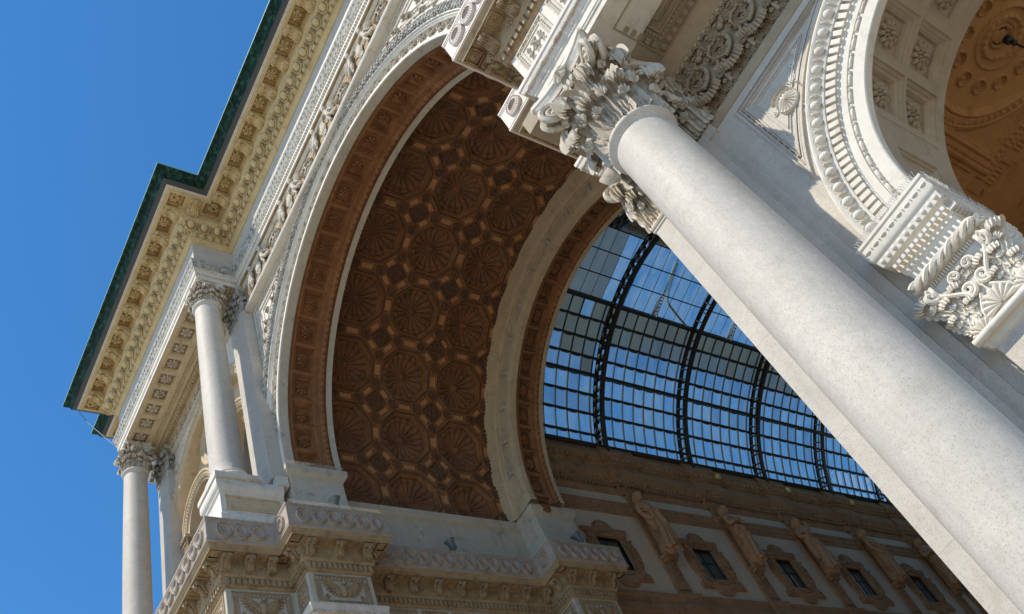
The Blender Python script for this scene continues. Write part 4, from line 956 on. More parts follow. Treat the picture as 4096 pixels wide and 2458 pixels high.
for sg in (-1, 1):
    xc = -13.45 + sg * 2.02
    archsweep(b, 28.9, 0, 180, 48, [(1.40, 2.4), (1.40, YT - .02), (1.50, YT - .04), (1.54, YT - .12), (1.70, YT - .14), (1.76, YT - .20), (1.84, YT - .20), (1.88, YT - .05), (1.9, YT + .3)], xc=xc)
    for k in range(34):
        a = PI * (k + .5) / 34; b.add(*ellipsoid(.035, .06, .04, 6, 4), 0, frame((xc + 1.62 * math.cos(a), YT - .14, 28.9 + 1.62 * math.sin(a)), (math.cos(a), 0, math.sin(a)), (-math.sin(a), 0, math.cos(a)), (0, -1, 0)))
    for q in (-1, 1): b.box((xc + q * 1.62 - .24, YT - .15, 21.4), (xc + q * 1.62 + .24, YT + .4, 28.1))
    for q in (-1, 1):
        for k in range(3): b.add(vl * (.28, .3, .62), fl, 0, frame((xc + q * 1.62 + (k - 1) * .17, YT - .15, 28.15), (-1, 0, 0), (0, -1, 0), (0, 0, 1)))
        b.box((xc + q * 1.62 - .32, YT - .26, 28.75), (xc + q * 1.62 + .32, YT + .4, 28.9))
build_at(b, 'tympanum', 'cream', pv)
b = MB(); b.box((-18.0, 2.35, 21.4), (-9.0, 2.5, 33.3))
for sg in (-1, 1):
    for k in range(3):
        xc = -13.45 + sg * 2.02
        for w_ in (.9, .75):
            z0, z1 = 22.4 + 2.3 * k + (.9 - w_), 24.4 + 2.3 * k - (.9 - w_)
            for a_, c_ in (((xc - w_, z0), (xc + w_, z0 + .05)), ((xc - w_, z1 - .05), (xc + w_, z1)), ((xc - w_, z0), (xc - w_ + .05, z1)), ((xc + w_ - .05, z0), (xc + w_, z1))): b.box((a_[0], 2.30 - (.9 - w_) * .3, a_[1]), (c_[0], 2.36, c_[1]))
build_at(b, 'inner_back_wall', 'buff', pv)
pilaster(pv, -9.35, -8.05, .26, 23.5, 33.15, 34.88, 'grey_marble', 'weathered', yb=1.0)
pilaster(pv, -18.75, -17.45, .26, 21.4, 33.15, 34.88, 'grey_marble', 'weathered', yb=1.0)
b = MB(); b.box((-19.0, .5, 18), (-18.9, 9, 35)); b.box((-18.9, .72, 33.5), (-8.9, 6, 36)); build_at(b, 'body', 'white', pv)

# pedestals of the upper columns
for xa, xb, lab in ((-9.25, -8.04, 'panelled stone pedestal under the upper column nearest the big arch'), (-18.75, -17.25, 'stone pedestal under the leftmost upper column')):
    pd = empty('pedestal', ((xa + xb) / 2, -1, 21.4), lab, 'pedestal')
    P = [(xa, .55), (xa, -1.60), (xb, -1.60), (xb, .55)]
    b = MB(); sweep(b, P, [(.04, 21.38), (.04, 21.60), (.03, 21.66), (.0, 21.72), (0, 22.48), (.03, 22.52)], caps=False); build_at(b, 'die', 'white', pd)
    b = MB(); sweep(b, P, [(.0, 22.50), (.05, 22.55), (.05, 22.62), (.12, 22.70), (.14, 22.78), (.14, 23.00), (.10, 23.07), (-.7, 23.08)], caps=False); build_at(b, 'cap_moulding', 'white', pd)
    b = MB()
    for h0, dd, wd in ((.0, .035, .05), (.09, .02, .04)):
        y0, y1, z0, z1 = -1.46 + h0, .38 - h0, 21.82 + h0 * .6, 22.42 - h0 * .6
        b.box((xb, y0, z1 - wd), (xb + dd, y1, z1)); b.box((xb, y0, z0), (xb + dd, y1, z0 + wd)); b.box((xb, y0, z0 + wd), (xb + dd, y0 + wd, z1 - wd)); b.box((xb, y1 - wd, z0 + wd), (xb + dd, y1, z1 - wd))
    b.box((xb - .0, -1.30, 21.94), (xb + .012, .22, 22.30)); build_at(b, 'side_panel', 'cream', pd, 25)
b = MB(); b.box((-8.5, .30, 21.4), (-7.62, 1.4, 23.3)); P = [(-8.5, .60), (-7.95, .60)]
b = MB(); b.box((-8.2, .35, 23.05), (-7.86, .75, 23.45)); b.box((-8.24, .31, 23.0), (-7.84, .75, 23.1)); o = b.build('bracket_block', 'white'); tag(o, 'little stone block at the foot of the archivolt', 'block')
# deck over the lower cornice, keeps light out
for sg in (-1, 1):
    b = MB(); b.box((min(sg * 19, sg * 8.0), -1.9, 21.36), (max(sg * 19, sg * 8.0), 3, 21.39)); build_at(b, 'deck', 'roof', le_l if sg < 0 else le_r)
# attic mass over everything, an unseen solid added to stop light leaks
b = MB(); b.box((-18.3, .6, 35.0), (18.3, 2.8, 40.0)); build_at(b, 'attic_light_block', 'roof', ue)

# ================================================================= right bay: portico wall with its own arch
XS, ZS, RS, YS = 14.48, 10.27, 3.14, 0.66
po = empty('portico_bay', (14.5, .7, 0), 'sunlit portico bay at the right with egg moulded round arch and square rosette coffers', 'portico')
b = MB(); arch_wall(b, 10.06, 19.0, 0.0, 15.0, YS, XS, ZS, 3.95); build_at(b, 'wall', 'granite_grey', po)
# archivolt of the side arch
b = MB(); archsweep(b, ZS, 0, 180, 110, [(RS, .76), (RS, .60), (3.16, .585), (3.36, .585), (3.37, .60), (3.46, .60), (3.47, .575), (3.60, .575), (3.61, .56), (3.64, .56), (3.64, .59), (3.84, .59), (3.84, .50), (3.87, .49), (3.90, .52), (4.06, .44), (4.08, .42), (4.12, .41), (4.155, .43), (4.16, .60), (4.16, .67)], xc=XS); build_at(b, 'archivolt', 'white', po)
b = MB(); nn = 78
bb = MB(); bb.box((-.046, 0, -.1), (.046, .085, .1)); 
for k in range(nn):
    a = PI * (k + .5) / nn; up = IV(math.cos(a), 0, math.sin(a)); tg = IV(-math.sin(a), 0, math.cos(a)); b.add(bb.V[0], bb.F[0][0], 0, frame(IV(XS, .60, ZS) + up * 3.74, tg, (0, -1, 0), up))
build_at(b, 'dentil_row', 'white', po, 25)
b = MB(); nn = 38
for k in range(nn):
    a = PI * (k + .5) / nn; up = IV(math.cos(a), 0, math.sin(a)); tg = IV(-math.sin(a), 0, math.cos(a)); out = (IV(0, -1, 0) * .85 - up * .5); out /= np.linalg.norm(out); sd = np.cross(out, tg); o = IV(XS, .475, ZS) + up * 3.98
    b.add(*ellipsoid(.082, .095, .075, 16, 10), 0, frame(o, tg, sd, out)); b.add(tv * (.115, .125, .13), tf, 0, frame(o - out * .01, tg, sd, out))
    for q in (-.5, .5): b.add(*ellipsoid(.018, .09, .05, 6, 5), 0, frame(IV(XS, .46, ZS) + IV(math.cos(a + q * PI / nn), 0, math.sin(a + q * PI / nn)) * 3.98, tg, sd, out))
build_at(b, 'egg_row', 'white', po); b = MB()
nn = 34
for k in range(nn):
    a = PI * (k + .5) / nn
    for q, e in ((0, (.095, .034, .034)), (.30, (.016, .036, .036)), (.37, (.016, .036, .036)), (-.30, (.016, .036, .036)), (-.37, (.016, .036, .036))):
        t = a + q * PI / nn; b.add(*ellipsoid(*e, 10, 7), 0, frame((XS + 3.415 * math.cos(t), .59, ZS + 3.415 * math.sin(t)), (-math.sin(t), 0, math.cos(t)), (math.cos(t), 0, math.sin(t)), (0, -1, 0)))
build_at(b, 'bead_row', 'white', po)
# its coffered soffit
s = np.radians(np.linspace(0, 180, int(PI * RS / .0155))); v = np.arange(.70, 2.84, .0155)
U, W = np.meshgrid(s, v, indexing='ij'); H = np.zeros_like(U); k = np.round((np.degrees(U) - 99) / 18.6); dc = (np.degrees(U) - 99 - k * 18.6) * PI / 180 * RS
yc = np.where(W < 1.70, 1.22, 2.16); dy = W - yc; sd_ = (abs(k) > 3.1) | (k < -2)
d = np.maximum(abs(dc), abs(dy))
lg = (np.degrees(U) > 147) | (np.degrees(U) < 33)
dl = np.maximum(abs(np.degrees(np.abs(U - PI / 2)) - 73.5) * PI / 180 * RS - .40, abs(W - 1.69) - .57) + .44
d = np.where(lg, dl, d)
for a_, h_ in ((.435, .035), (.40, .015), (.37, .03), (.335, .015), (.31, .025), (.285, .06)): H += h_ * sm(d, a_ + .008, a_ - .008)
H -= np.where(lg & (d < .27), .10, 0)
b = MB(); hfield(b, s, v, H, lambda a, c, h: np.column_stack([XS + (RS + h) * np.cos(a), c, ZS + (RS + h) * np.sin(a)])); build_at(b, 'coffered_soffit', 'tan', po, 30)
rm = rosette_mesh(10, 'tan')
for k in range(-3, 3):
    a = R(99 + 18.6 * k)
    for yy in (1.22, 2.16):
        up = IV(math.cos(a), 0, math.sin(a)); tg = IV(-math.sin(a), 0, math.cos(a)); link('soffit_rosette', rm, po, mat4(frame(IV(XS, yy, ZS) + up * (RS + .178), tg, (0, 1, 0), -up, (.26, .26, .40)), po))
b = MB(); archsweep(b, ZS, 0, 180, 72, [(RS, 2.84), (4.85, 2.84)], xc=XS); build_at(b, 'arch_rear_face', 'tan', po)
# triangular spandrel panel with shell
bd_ = MB()
for sg in (-1, 1):
  b = MB()
  for k, (off, h, wd) in enumerate(((0.0, .05, .05), (.075, .035, .03), (.13, .05, .02), (.17, .03, .03), (.30, .02, .02), (.36, .02, .02))):
    if True:
        x0, z1 = 10.52 + off, 14.62 - off; rr = 4.36 + off * .9; X = XS - x0
        a0 = math.degrees(math.asin(min(1, (z1 - ZS) / rr))) if z1 - ZS < rr else 90; a0 = min(a0, 88)
        zb_ = 11.72 + off * 1.5
        a1 = math.degrees(math.acos(min(1, X / rr))); 
        P = [(XS + sg * -rr * math.cos(R(a)), YS, ZS + rr * math.sin(R(a))) for a in np.linspace(max(a1, 2), a0, 30)]
        P = [p for p in P if p[2] < z1 + .001] + [(XS - sg * (XS - x0), YS, z1)]
        Pn = np.array(P); n_ = len(Pn); c = IV(XS - sg * (X - .7), YS, z1 - .6); nx = []
        for i in range(n_):
            d1 = Pn[i] - Pn[i - 1]; d2 = Pn[(i + 1) % n_] - Pn[i]; d1 /= np.linalg.norm(d1) + 1e-9; d2 /= np.linalg.norm(d2) + 1e-9
            n1 = np.cross(d1, (0, 1, 0)); n2 = np.cross(d2, (0, 1, 0))
            if i == 0 and n1 @ (c - Pn[i]) < 0 and n2 @ (c - Pn[i]) < 0: n1, n2 = -n1, -n2
            m = (n1 + n2) / max(.5, 1 + n1 @ n2)
            if sg < 0: m = m
            nx.append(m)
        if sum((m @ (c - p)) > 0 for m, p in zip(nx, Pn)) < n_ / 2: nx = [-m for m in nx]
        sweep3(b, Pn, nx, [(0, 1, 0)] * n_, [(0, 0), (0, -h), (wd, -h), (wd, 0)], closed=True)
        if k == 1 and sg == 1:
            for i in range(n_):
                p0, p1 = Pn[i], Pn[(i + 1) % n_]; L_ = np.linalg.norm(p1 - p0); d = (p1 - p0) / (L_ + 1e-9); q_ = max(1, int(L_ / .17)) if L_ > .3 else 1
                for q in range(q_):
                    if L_ < .3 and i % 2: continue
                    o = p0 + d * (q + .5) * L_ / q_ + (nx[i] + nx[(i + 1) % n_]) / 2 * .05; bd_.add(*ellipsoid(.055, .025, .03, 8, 6), 0, frame(o, d, np.cross((0, -1, 0), d), (0, -1, 0)))
  build_at(b, 'spandrel_frame', 'granite_grey', po, 30)
build_at(bd_, 'spandrel_beads', 'buff', po)
b = MB(); c0 = IV(11.24, YS, 13.62); ang_ = R(45)
f_, F2_ = polar(lambda r, t: (r, (.10 * (1 - r * r) * (.4 + .6 * abs(math.sin(8 * t)) ** .7) + .02) if r < .86 else (.09 if r < .99 else 0)), 14, 96); b.add(f_ * (.24, .24, 1), F2_, 0, frame(c0, (1, 0, 0), (0, 0, 1), (0, -1, 0)))
for k in range(12):
    t = -.6 + k * .21; b.add(vl * (.09, .10, .17), fl, 0, frame(c0 + IV(.27 * math.cos(t), -.0, .27 * math.sin(t)), (math.sin(t), 0, -math.cos(t)), (0, -1, 0), (math.cos(t) * .3 - math.sin(t), 0, math.sin(t) * .3 + math.cos(t))))
for x_, z_, r_, s_ in ((.18, -.36, .085, 1), (.34, -.50, .05, -1), (.36, .28, .08, 1), (.52, .48, .07, -1), (.72, .62, .06, 1), (-.30, .08, .06, -1), (.02, -.42, .04, 1)):
    b.add(*tube([p + IV(0, -.01, 0) for p in spiral(c0 + IV(x_, 0, z_), (s_, 0, 0), (0, 0, 1), r_, 1.5, 20)], .013, 5))
b.add(*tube([c0 + IV(.05, -.01, -.26), c0 + IV(.16, -.02, -.45), c0 + IV(.30, -.01, -.66), c0 + IV(.40, -.01, -.75)], [.02, .015, .012, .005], 5)); b.add(*tube([c0 + IV(.2, -.01, .16), c0 + IV(.5, -.02, .42), c0 + IV(.95, -.01, .72)], [.02, .015, .005], 5))
build_at(b, 'shell_ornament', 'white', po, 50)
# flat mouldings above the panel, then the acanthus frieze
P = [(10.06, .66), (19.2, .66)]
b = MB(); sweep(b, P, [(0.0, 14.80), (.03, 14.82), (.03, 14.9), (.06, 14.95), (.06, 15.03), (.0, 15.06), (.0, 16.62), (.03, 16.64), (.05, 16.70), (.03, 16.76), (.08, 16.8), (.24, 17.06), (.3, 17.10), (.3, 17.3)], caps=False); build_at(b, 'frieze_ground', 'tan', po)
b = MB()
for k in range(60): b.add(*ellipsoid(.055, .04, .04, 8, 6), 0, (np.eye(3), IV(10.15 + .152 * k, .60, 16.70)))
build_at(b, 'bead_row', 'cream', po)
fu = MB()   # one frieze unit, .72 wide: fan leaf, C scroll, clustered lobes
def unit(fu, x0):
    Y = .64
    d_ = IV(.12, -.42, -.9); d_ /= np.linalg.norm(d_); n_ = IV(0, -.9, .42); VF, FF = fan_geo(9, PI * .9, 1.0, .34); fu.add(VF * (.30, .42, .35), FF, 0, frame((x0 + .36, Y - .03, 15.52), np.cross(d_, n_), d_, n_))
    VF, FF = fan_geo(7, PI * .8, 1.0, .34); d_ = IV(-.5, -.35, -.8); d_ /= np.linalg.norm(d_); fu.add(VF * (.2, .30, .3), FF, 0, frame((x0 + .16, Y - .05, 15.66), np.cross(d_, n_), d_, n_))
    for k in range(5): fu.add(vl * (.22, .28, .42), fl, 0, frame((x0 + .06 + .15 * k, Y + .0, 15.07 + .05 * (k % 2)), (-1, 0, 0), (0, -1, 0), (0, 0, 1)))
    P = spiral((x0 + .30, Y - .06, 16.02), (1, 0, 0), (0, 0, 1), .34, 1.15, 30, start=-PI / 2, sgn=1, shrink=.62); fu.add(*tube(P, [.055 * (1 - .4 * q / 29) for q in range(30)], 8))
    for q, p in enumerate(P[2::2]): fu.add(*ellipsoid(.022, .03, .022, 6, 5), 0, (np.eye(3), p + IV(0, -.055, 0)))
    fu.add(*tube([IV(x0 + .02, Y - .02, 15.15), IV(x0 + .04, Y - .08, 15.6), IV(x0 + .16, Y - .08, 15.82), IV(x0 + .30, Y - .07, 15.70)], [.05, .04, .045, .05], 7))
    for k in range(6):
        t = R(30 + 50 * k); fu.add(vl * (.20, .24, .24), fl, 0, frame((x0 + .30 + .06 * math.cos(t), Y - .02, 16.02 + .06 * math.sin(t)), (math.sin(t), 0, -math.cos(t)), (0, -1, 0), (math.cos(t), 0, math.sin(t))))
    fu.add(*ellipsoid(.08, .07, .08, 10, 7), 0, (np.eye(3), IV(x0 + .67, Y - .03, 16.36))); fu.add(*polar(rosette_fn(5), 7, 30), 0, frame((x0 + .02, Y - .04, 16.42), (.085, 0, 0), (0, 0, .085), (0, -.25, 0)))
    for k in range(3): fu.add(vl * (.26, .2, .3), fl, 0, frame((x0 + .1 + .24 * k, Y, 16.35), (-1, 0, 0), (0, -1, 0), (.2 * (k - 1), 0, 1)))
for k in range(12): unit(fu, 10.22 + .73 * k)
build_at(fu, 'acanthus_frieze', 'tan', po, 50)
# ceiling of the colonnade: deep framed panel, dentils and beads
cl = MB(); cx0, cx1, cy0, cy1 = 10.57, 19.0, -1.02, .36
cl.box((10.2, -1.44, 17.11), (19, cy0, 17.6)); cl.box((10.2, cy1, 17.11), (19, .7, 17.6)); cl.box((10.0, cy0, 17.112), (cx0, cy1, 17.6)); cl.box((8.0, -1.44, 17.12), (10.2, .74, 17.6))
z = 17.11; steps = ((.0, .0), (.02, .02), (.04, .045), (.20, .05), (.22, .07), (.30, .075), (.32, .10), (.42, .105))
prev = None
V = []
for ins, dz in steps:
    V += [(cx0 + ins, cy0 + ins, z + dz), (cx1, cy0 + ins, z + dz), (cx1, cy1 - ins, z + dz), (cx0 + ins, cy1 - ins, z + dz)]
F = []
for k in range(len(steps) - 1):
    for i in (0, 2, 3): F.append((4 * k + i, 4 * k + (i + 1) % 4, 4 * k + 4 + (i + 1) % 4, 4 * k + 4 + i))
F.append((28, 29, 30, 31)); cl.add(V, np.array(F)); build_at(cl, 'ceiling_panel', 'tan', po, 25)
b = MB()
for k in range(int((cx1 - cx0) / .19)):
    x = cx0 + .16 + .19 * k; b.box((x - .05, cy1 - .17, z - .03), (x + .05, cy1 - .05, z + .06)); b.add(*ellipsoid(.038, .035, .035, 7, 5), 0, (np.eye(3), IV(x, cy1 - .26, z + .055))); b.add(*ellipsoid(.038, .035, .035, 7, 5), 0, (np.eye(3), IV(x + .09, cy1 - .26, z + .055)))
for k in range(5):
    y = cy0 + .28 + .19 * k; b.box((cx0 + .05, y - .05, z - .03), (cx0 + .17, y + .05, z + .06)); b.add(*ellipsoid(.035, .038, .035, 7, 5), 0, (np.eye(3), IV(cx0 + .26, y, z + .055))); b.add(*ellipsoid(.035, .038, .035, 7, 5), 0, (np.eye(3), IV(cx0 + .26, y + .09, z + .055)))
for e, wd, hh in ((0, .03, .03), (.195, .02, .02), (.34, .03, .02)):
    xa_, ya_, yb_ = cx0 + e, cy0 + e * .95, cy1 - e * .95; z0_ = z - hh + (.045 if e else 0); b.box((xa_, yb_ - wd, z0_), (cx1, yb_, z + .1)); b.box((xa_, ya_, z0_), (cx1, ya_ + wd, z + .1)); b.box((xa_, ya_ + wd, z0_), (xa_ + wd, yb_ - wd, z + .1))
for k, e in enumerate((.46, .52)):
    xa_, ya_, yb_ = cx0 + e, cy0 + e * .95, cy1 - e * .95; b.box((xa_, yb_ - .02, z + .06), (cx1, yb_, z + .12)); b.box((xa_, ya_, z + .06), (cx1, ya_ + .02, z + .12)); b.box((xa_ - .0, ya_ + .02, z + .06), (xa_ + .02, yb_ - .02, z + .12))
build_at(b, 'ceiling_beads', 'tan', po, 40)
# impost of the side arch: pier, carved capital, entablature block
XP0, XP1, YP = 10.33, 11.30, .44
P = [(XP0, .9), (XP0, YP), (XP1, YP), (XP1, 2.7)]
b = MB(); b.box((XP0, YP, 0), (XP1, 2.7, 7.85)); build_at(b, 'arch_pier', 'granite', po, 25)
b = MB(); sweep(b, P, [(0, 7.72), (.04, 7.74), (.05, 7.80), (.10, 7.84), (.10, 7.93), (.03, 7.96), (0, 8.0), (0, 9.0), (.05, 9.04), (.05, 9.1), (0, 9.12), (0, 9.38), (.02, 9.40), (.03, 9.48), (.05, 9.50), (.05, 9.66), (.13, 9.70), (.15, 9.84), (.17, 9.86), (.19, 9.90), (.19, 10.12), (.21, 10.14), (.21, 10.19), (-.4, 10.20)], caps=False); build_at(b, 'impost', 'white', po)
b = MB()
for i, fr, st in seg_frames(P, .05, 9.52, .092, .5, segs=(1, 2)):
    A, o = fr; bb = MB(); bb.box((-.026, 0, 0), (.026, .06, .11)); b.add(bb.V[0], bb.F[0][0], 0, fr)
for i, fr, st in seg_frames(P, .02, 9.42, .092, .5, segs=(1, 2)):
    bb = MB(); bb.box((-.03, 0, -.02), (.03, .02, .02)); b.add(bb.V[0], bb.F[0][0], 0, fr)
for i, fr, st in seg_frames(P, .13, 9.77, .125, .5, segs=(1, 2)): b.add(*ellipsoid(.042, .05, .04, 10, 7), 0, fr); b.add(tv * (.052, .062, .07), tf, 0, fr)
for i, fr, st in seg_frames(P, .19, 10.02, .17, .5, segs=(1, 2)): b.add(*ellipsoid(.055, .03, .03, 9, 6), 0, fr); b.add(*ellipsoid(.012, .03, .03, 6, 5), 0, (fr[0], fr[1] + fr[0][:, 0] * .085))
build_at(b, 'impost_carving', 'white', po, 40)
b = MB()    # capital: cable abacus, lyre scrolls, corner leaves, shells
for (pa, pb) in (((XP0 - .12, YP - .10, 9.10), (XP1 + .12, YP - .10, 9.10)), ((XP1 + .12, YP - .10, 9.10), (XP1 + .12, 2.5, 9.10))):
    pa, pb = IV(*pa), IV(*pb); L_ = np.linalg.norm(pb - pa); d = (pb - pa) / L_; s1 = np.cross(d, (0, 0, 1)); m_ = int(L_ / .012)
    for st_ in range(3):
        P_ = [pa + d * L_ * q / m_ + .052 * (math.cos(q * .17 + st_ * 2.09) * s1 + math.sin(q * .17 + st_ * 2.09) * IV(0, 0, 1)) for q in range(m_)]; b.add(*tube(P_, .045, 6))
for k in range(22): b.box((XP0 + .03 + k * .042, YP - .035, 8.94), (XP0 + .055 + k * .042, YP, 9.02))
xm = (XP0 + XP1) / 2
for sg in (-1, 1):
    t = np.linspace(0, 1, 22); c = IV(xm + sg * .13, YP - .06, 8.50)
    P_ = [IV(xm + sg * (.44 + .0 * q), YP - .09 - .03 * q, 8.93 - .12 * q) for q in np.linspace(0, 1, 4)] + [IV(xm + sg * (.44 - .28 * sm(q, 0, 1)), YP - .09, 8.80 - .42 * q) for q in np.linspace(.05, 1, 8)] + spiral(c, (sg, 0, 0), (0, 0, 1), .11, 1.5, 24, start=-PI / 2 + .4, sgn=-1)
    b.add(*tube(P_, .032, 7)); b.add(*tube(spiral((xm + sg * .12, YP - .06, 8.78), (sg, 0, 0), (0, 0, 1), .11, 1.2, 22, start=-PI / 2, sgn=1), .026, 6))
    b.add(vl * (.34, .36, .46), fl, 0, frame((xm + sg * .47, YP - .04, 8.46), (-math.cos(.5), 0, sg * math.sin(.5)), (sg * .35, -.94, 0), (sg * math.sin(.5), 0, math.cos(.5)))); b.add(*tube(spiral((xm + sg * .52, YP - .12, 8.80), (sg * .7, -.7, 0), (0, 0, 1), .12, 1.4, 24), .04, 7))
    for k, (dx, z_, sc, rt) in enumerate(((.42, 8.30, .30, .15), (.33, 8.42, .26, -.35), (.50, 8.10, .26, .25), (.28, 8.15, .24, -.2))): b.add(vl * (sc, sc * .8, sc * 1.3), fl, 0, frame((xm + sg * dx, YP - .01, z_), (-math.cos(rt), 0, sg * math.sin(rt)), (0, -1, 0), (sg * math.sin(rt), 0, math.cos(rt))))
    b.add(*tube([IV(xm + sg * .08, YP - .04, 8.35), IV(xm + sg * .2, YP - .05, 8.2), IV(xm + sg * .3, YP - .03, 8.02)], [.03, .025, .015], 6))
for k in range(5): t = (k - 2) * .35; b.add(vl * (.12, .12, .2), fl, 0, frame((xm + .03 * (k - 2), YP - .02, 8.66), (-math.cos(t), 0, math.sin(t)), (0, -1, 0), (math.sin(t), 0, math.cos(t))))
FG = fan_geo(9, PI * 1.15, .24, .07)
for x, z_, s_ in ((xm, 8.12, 1.15), (xm - .40, 8.0, .85), (xm + .42, 8.02, .95)): b.add(*FG, 0, frame((x, YP - .01, z_ - .06), (s_, 0, 0), (0, 0, s_), (0, -1, 0)))
for yy in (.9, 1.5, 2.1): b.add(vl * (.5, .3, .8), fl, 0, frame((XP1, yy, 8.05), (0, -1, 0), (1, 0, 0), (0, 0, 1)))
b.add(*tube(spiral((XP1 + .10, YP + .35, 8.82), (0, 1, 0), (0, 0, 1), .13, 1.6, 26), .04, 7))
b.add(*tube([IV(XP0 - .12, YP - .13, 7.88), IV(XP1 + .12, YP - .13, 7.88)], .06, 10))
build_at(b, 'pier_capital', 'white', po, 50)
# room behind the side arch
ZC = 16.0
rm_ = empty('portico_ceiling', (14.4, 7, ZC), 'orange plaster ceiling with round medallion and small dishes seen through the side arch', 'ceiling')
xs = np.arange(9.6, 19.4, .03); ys = np.arange(2.84, 12.2, .03); U, W = np.meshgrid(xs, ys, indexing='ij'); H = np.zeros_like(U); cx, cy = 14.35, 7.15
r_ = np.hypot(U - cx, W - cy); th = np.arctan2(W - cy, U - cx)
H += .10 * sm(r_, 1.70, 1.66) - .05 * sm(abs(r_ - 1.78), .05, .02) - .06 * sm(abs(r_ - 1.92), .08, .06) * (.5 + .5 * np.sin(th * 70)) - .03 * sm(abs(r_ - 2.06), .03, .015)
H += .05 * sm(r_, .68, .66) - .06 * sm(abs(r_ - .70), .05, .02) * (.75 + .25 * np.sin(th * 60)) - .09 * sm(abs(r_ - .47), .08, .02) * (.5 + .5 * abs(np.sin(th * 9))) + .05 * sm(r_, .33, .31) - .06 * sm(abs(r_ - .25), .04, .01) + .04 * sm(r_, .15, .1)
for k in range(12):
    a = 2 * PI * k / 12 + .2; rr = np.hypot(U - cx - 1.12 * math.cos(a), W - cy - 1.12 * math.sin(a)); H += np.where(rr < .2, -.06 * sm(abs(rr - .165), .03, .01) + .05 * sm(rr, .15, .12) - .06 * sm(rr, .07, .03), 0)
dx, dy = abs(U - cx), abs(W - cy); sq = np.maximum(dx, dy)
H -= .05 * sm(abs(sq - 2.22), .05, .03) + .06 * sm(abs(sq - 2.36), .07, .05) * (.5 + .5 * np.sin(np.where(dx > dy, W, U) * 38)) + .06 * sm(abs(sq - 2.52), .05, .03) * (.5 + .5 * np.sin(np.where(dx > dy, W, U) * 50))
H += .06 * ((sq > 2.6) & (sq < 3.3)); H -= .05 * sm(abs(sq - 3.36), .05, .03); pu = np.where(dx > dy, W, U); fr_ = abs((pu - cx) % 1.0 - .5); H += .05 * ((sq > 2.72) & (sq < 3.18) & (fr_ < .36)); H -= .05 * ((sq > 2.82) & (sq < 3.08) & (fr_ < .24)) * abs(np.sin(pu * 25))
tri = (sq < 2.1) & (r_ > 2.15); H += .05 * tri
b = MB(); hfield(b, xs, ys, H, lambda a, c, h: np.column_stack([a, c, ZC + h])); build_at(b, 'relief_ceiling', 'orange', rm_, 30)
b = MB(); b.box((9.4, 2.85, 0), (9.6, 12.2, ZC + .3)); b.box((9.4, 12.2, 9), (19.6, 12.4, ZC + .3)); b.box((9.4, 2.8, ZC + .2), (19.6, 12.4, ZC + .4)); b.box((9.6, 2.86, 14), (19.4, 3.0, 16.1)); build_at(b, 'room_walls', 'orange', rm_, 25)
hl = empty('hanging_lamp', (14.35, 7.15, 14.5), 'black hook and rod hanging from the middle of the orange ceiling medallion', 'lamp')
b = MB(); b.add(*lathe([(0, 16.02), (.10, 16.02), (.10, 15.9), (.05, 15.86), (.07, 15.75), (0, 15.7)], 16), 0, (np.eye(3), IV(14.35, 7.15, 0))); build_at(b, 'ceiling_rose', 'iron', hl); b = MB(); b.add(*tube([(14.35, 7.15, 15.9), (14.35, 7.15, 12.0)], .022, 6)); build_at(b, 'rod', 'iron', hl)
b = MB(); b.add(*lathe([(.02, 12.1), (.3, 11.9), (.34, 11.6), (.2, 11.2), (.03, 11.1)], 16), 0, (np.eye(3), IV(14.35, 7.15, 0))); build_at(b, 'lantern', 'iron', hl)

# ================================================================= gallery behind
XW = -9.0; BAY = 5.88; WY = [15.95 + BAY * k for k in range(8)]; SY = [19.0 + BAY * k for k in range(7)]; YE = 62.0
gb = empty('gallery_facade', (XW, 20, 20), 'brown and grey stucco wall of the gallery under the glass roof, with framed windows', 'building')
def ypath(o0, ress, hw=.62):
    """plan of the wall going -y -> +y with forward breaks at the statues (outward = +x)"""
    P = [(XW + o0, 13.0)]
    for y in SY: P += [(XW + o0, y - hw), (XW + o0 + ress, y - hw), (XW + o0 + ress, y + hw), (XW + o0, y + hw)]
    return P + [(XW + o0, YE)]
b = MB(); b.box((XW - .6, 12.95, 20.3), (XW - .3, YE, 29.2))
b.box((XW - .3, 12.95, 0), (XW, YE, 21.8)); b.box((XW - .3, 12.95, 23.66), (XW, YE, 29.2))
for k, y in enumerate([12.0] + WY): 
    y1 = (WY + [YE])[k]; b.box((XW - .3, y + (.73 if k else 0), 21.8), (XW, y1 - .73, 23.66))
build_at(b, 'wall', 'gal_wall', gb, 25)
b = MB(); sweep(b, ypath(0, .14), [(0, 26.55), (.05, 26.6), (.06, 26.72), (.10, 26.76), (.12, 26.86), (.12, 27.06), (.2, 27.1), (.3, 27.36), (.42, 27.46), (.46, 27.5), (.46, 27.82), (.40, 27.86), (.40, 28.05), (.52, 28.1), (.52, 28.16), (.66, 28.5), (.70, 28.52), (.70, 28.7), (.55, 28.74), (.50, 29.2), (.42, 29.24), (-.3, 29.5)], caps=False)
sweep(b, ypath(0, .12, .5), [(0, 25.22), (.05, 25.25), (.05, 25.5), (.10, 25.54), (.10, 25.74), (.18, 25.80), (.18, 25.90), (0, 25.96)], caps=False)
sweep(b, ypath(0, .14, .5), [(0, 19.2), (.14, 19.25), (.14, 19.7), (.20, 19.75), (.20, 20.1), (.10, 20.15), (.10, 20.5), (.16, 20.55), (.16, 20.72), (0, 20.78)], caps=False)
build_at(b, 'stucco_cornices', 'gal_brown', gb)
b = MB(); bb = MB(); bb.box((-.055, 0, -.02), (.055, .14, .15))
GP = ypath(0, .14)
for i, fr, st in seg_frames(GP, .12, 26.9, .2, .5): b.add(bb.V[0], bb.F[0][0], 0, fr)
for i, fr, st in seg_frames(GP, .24, 27.24, .26, .5): b.add(*ellipsoid(.09, .13, .08, 8, 6), 0, fr)
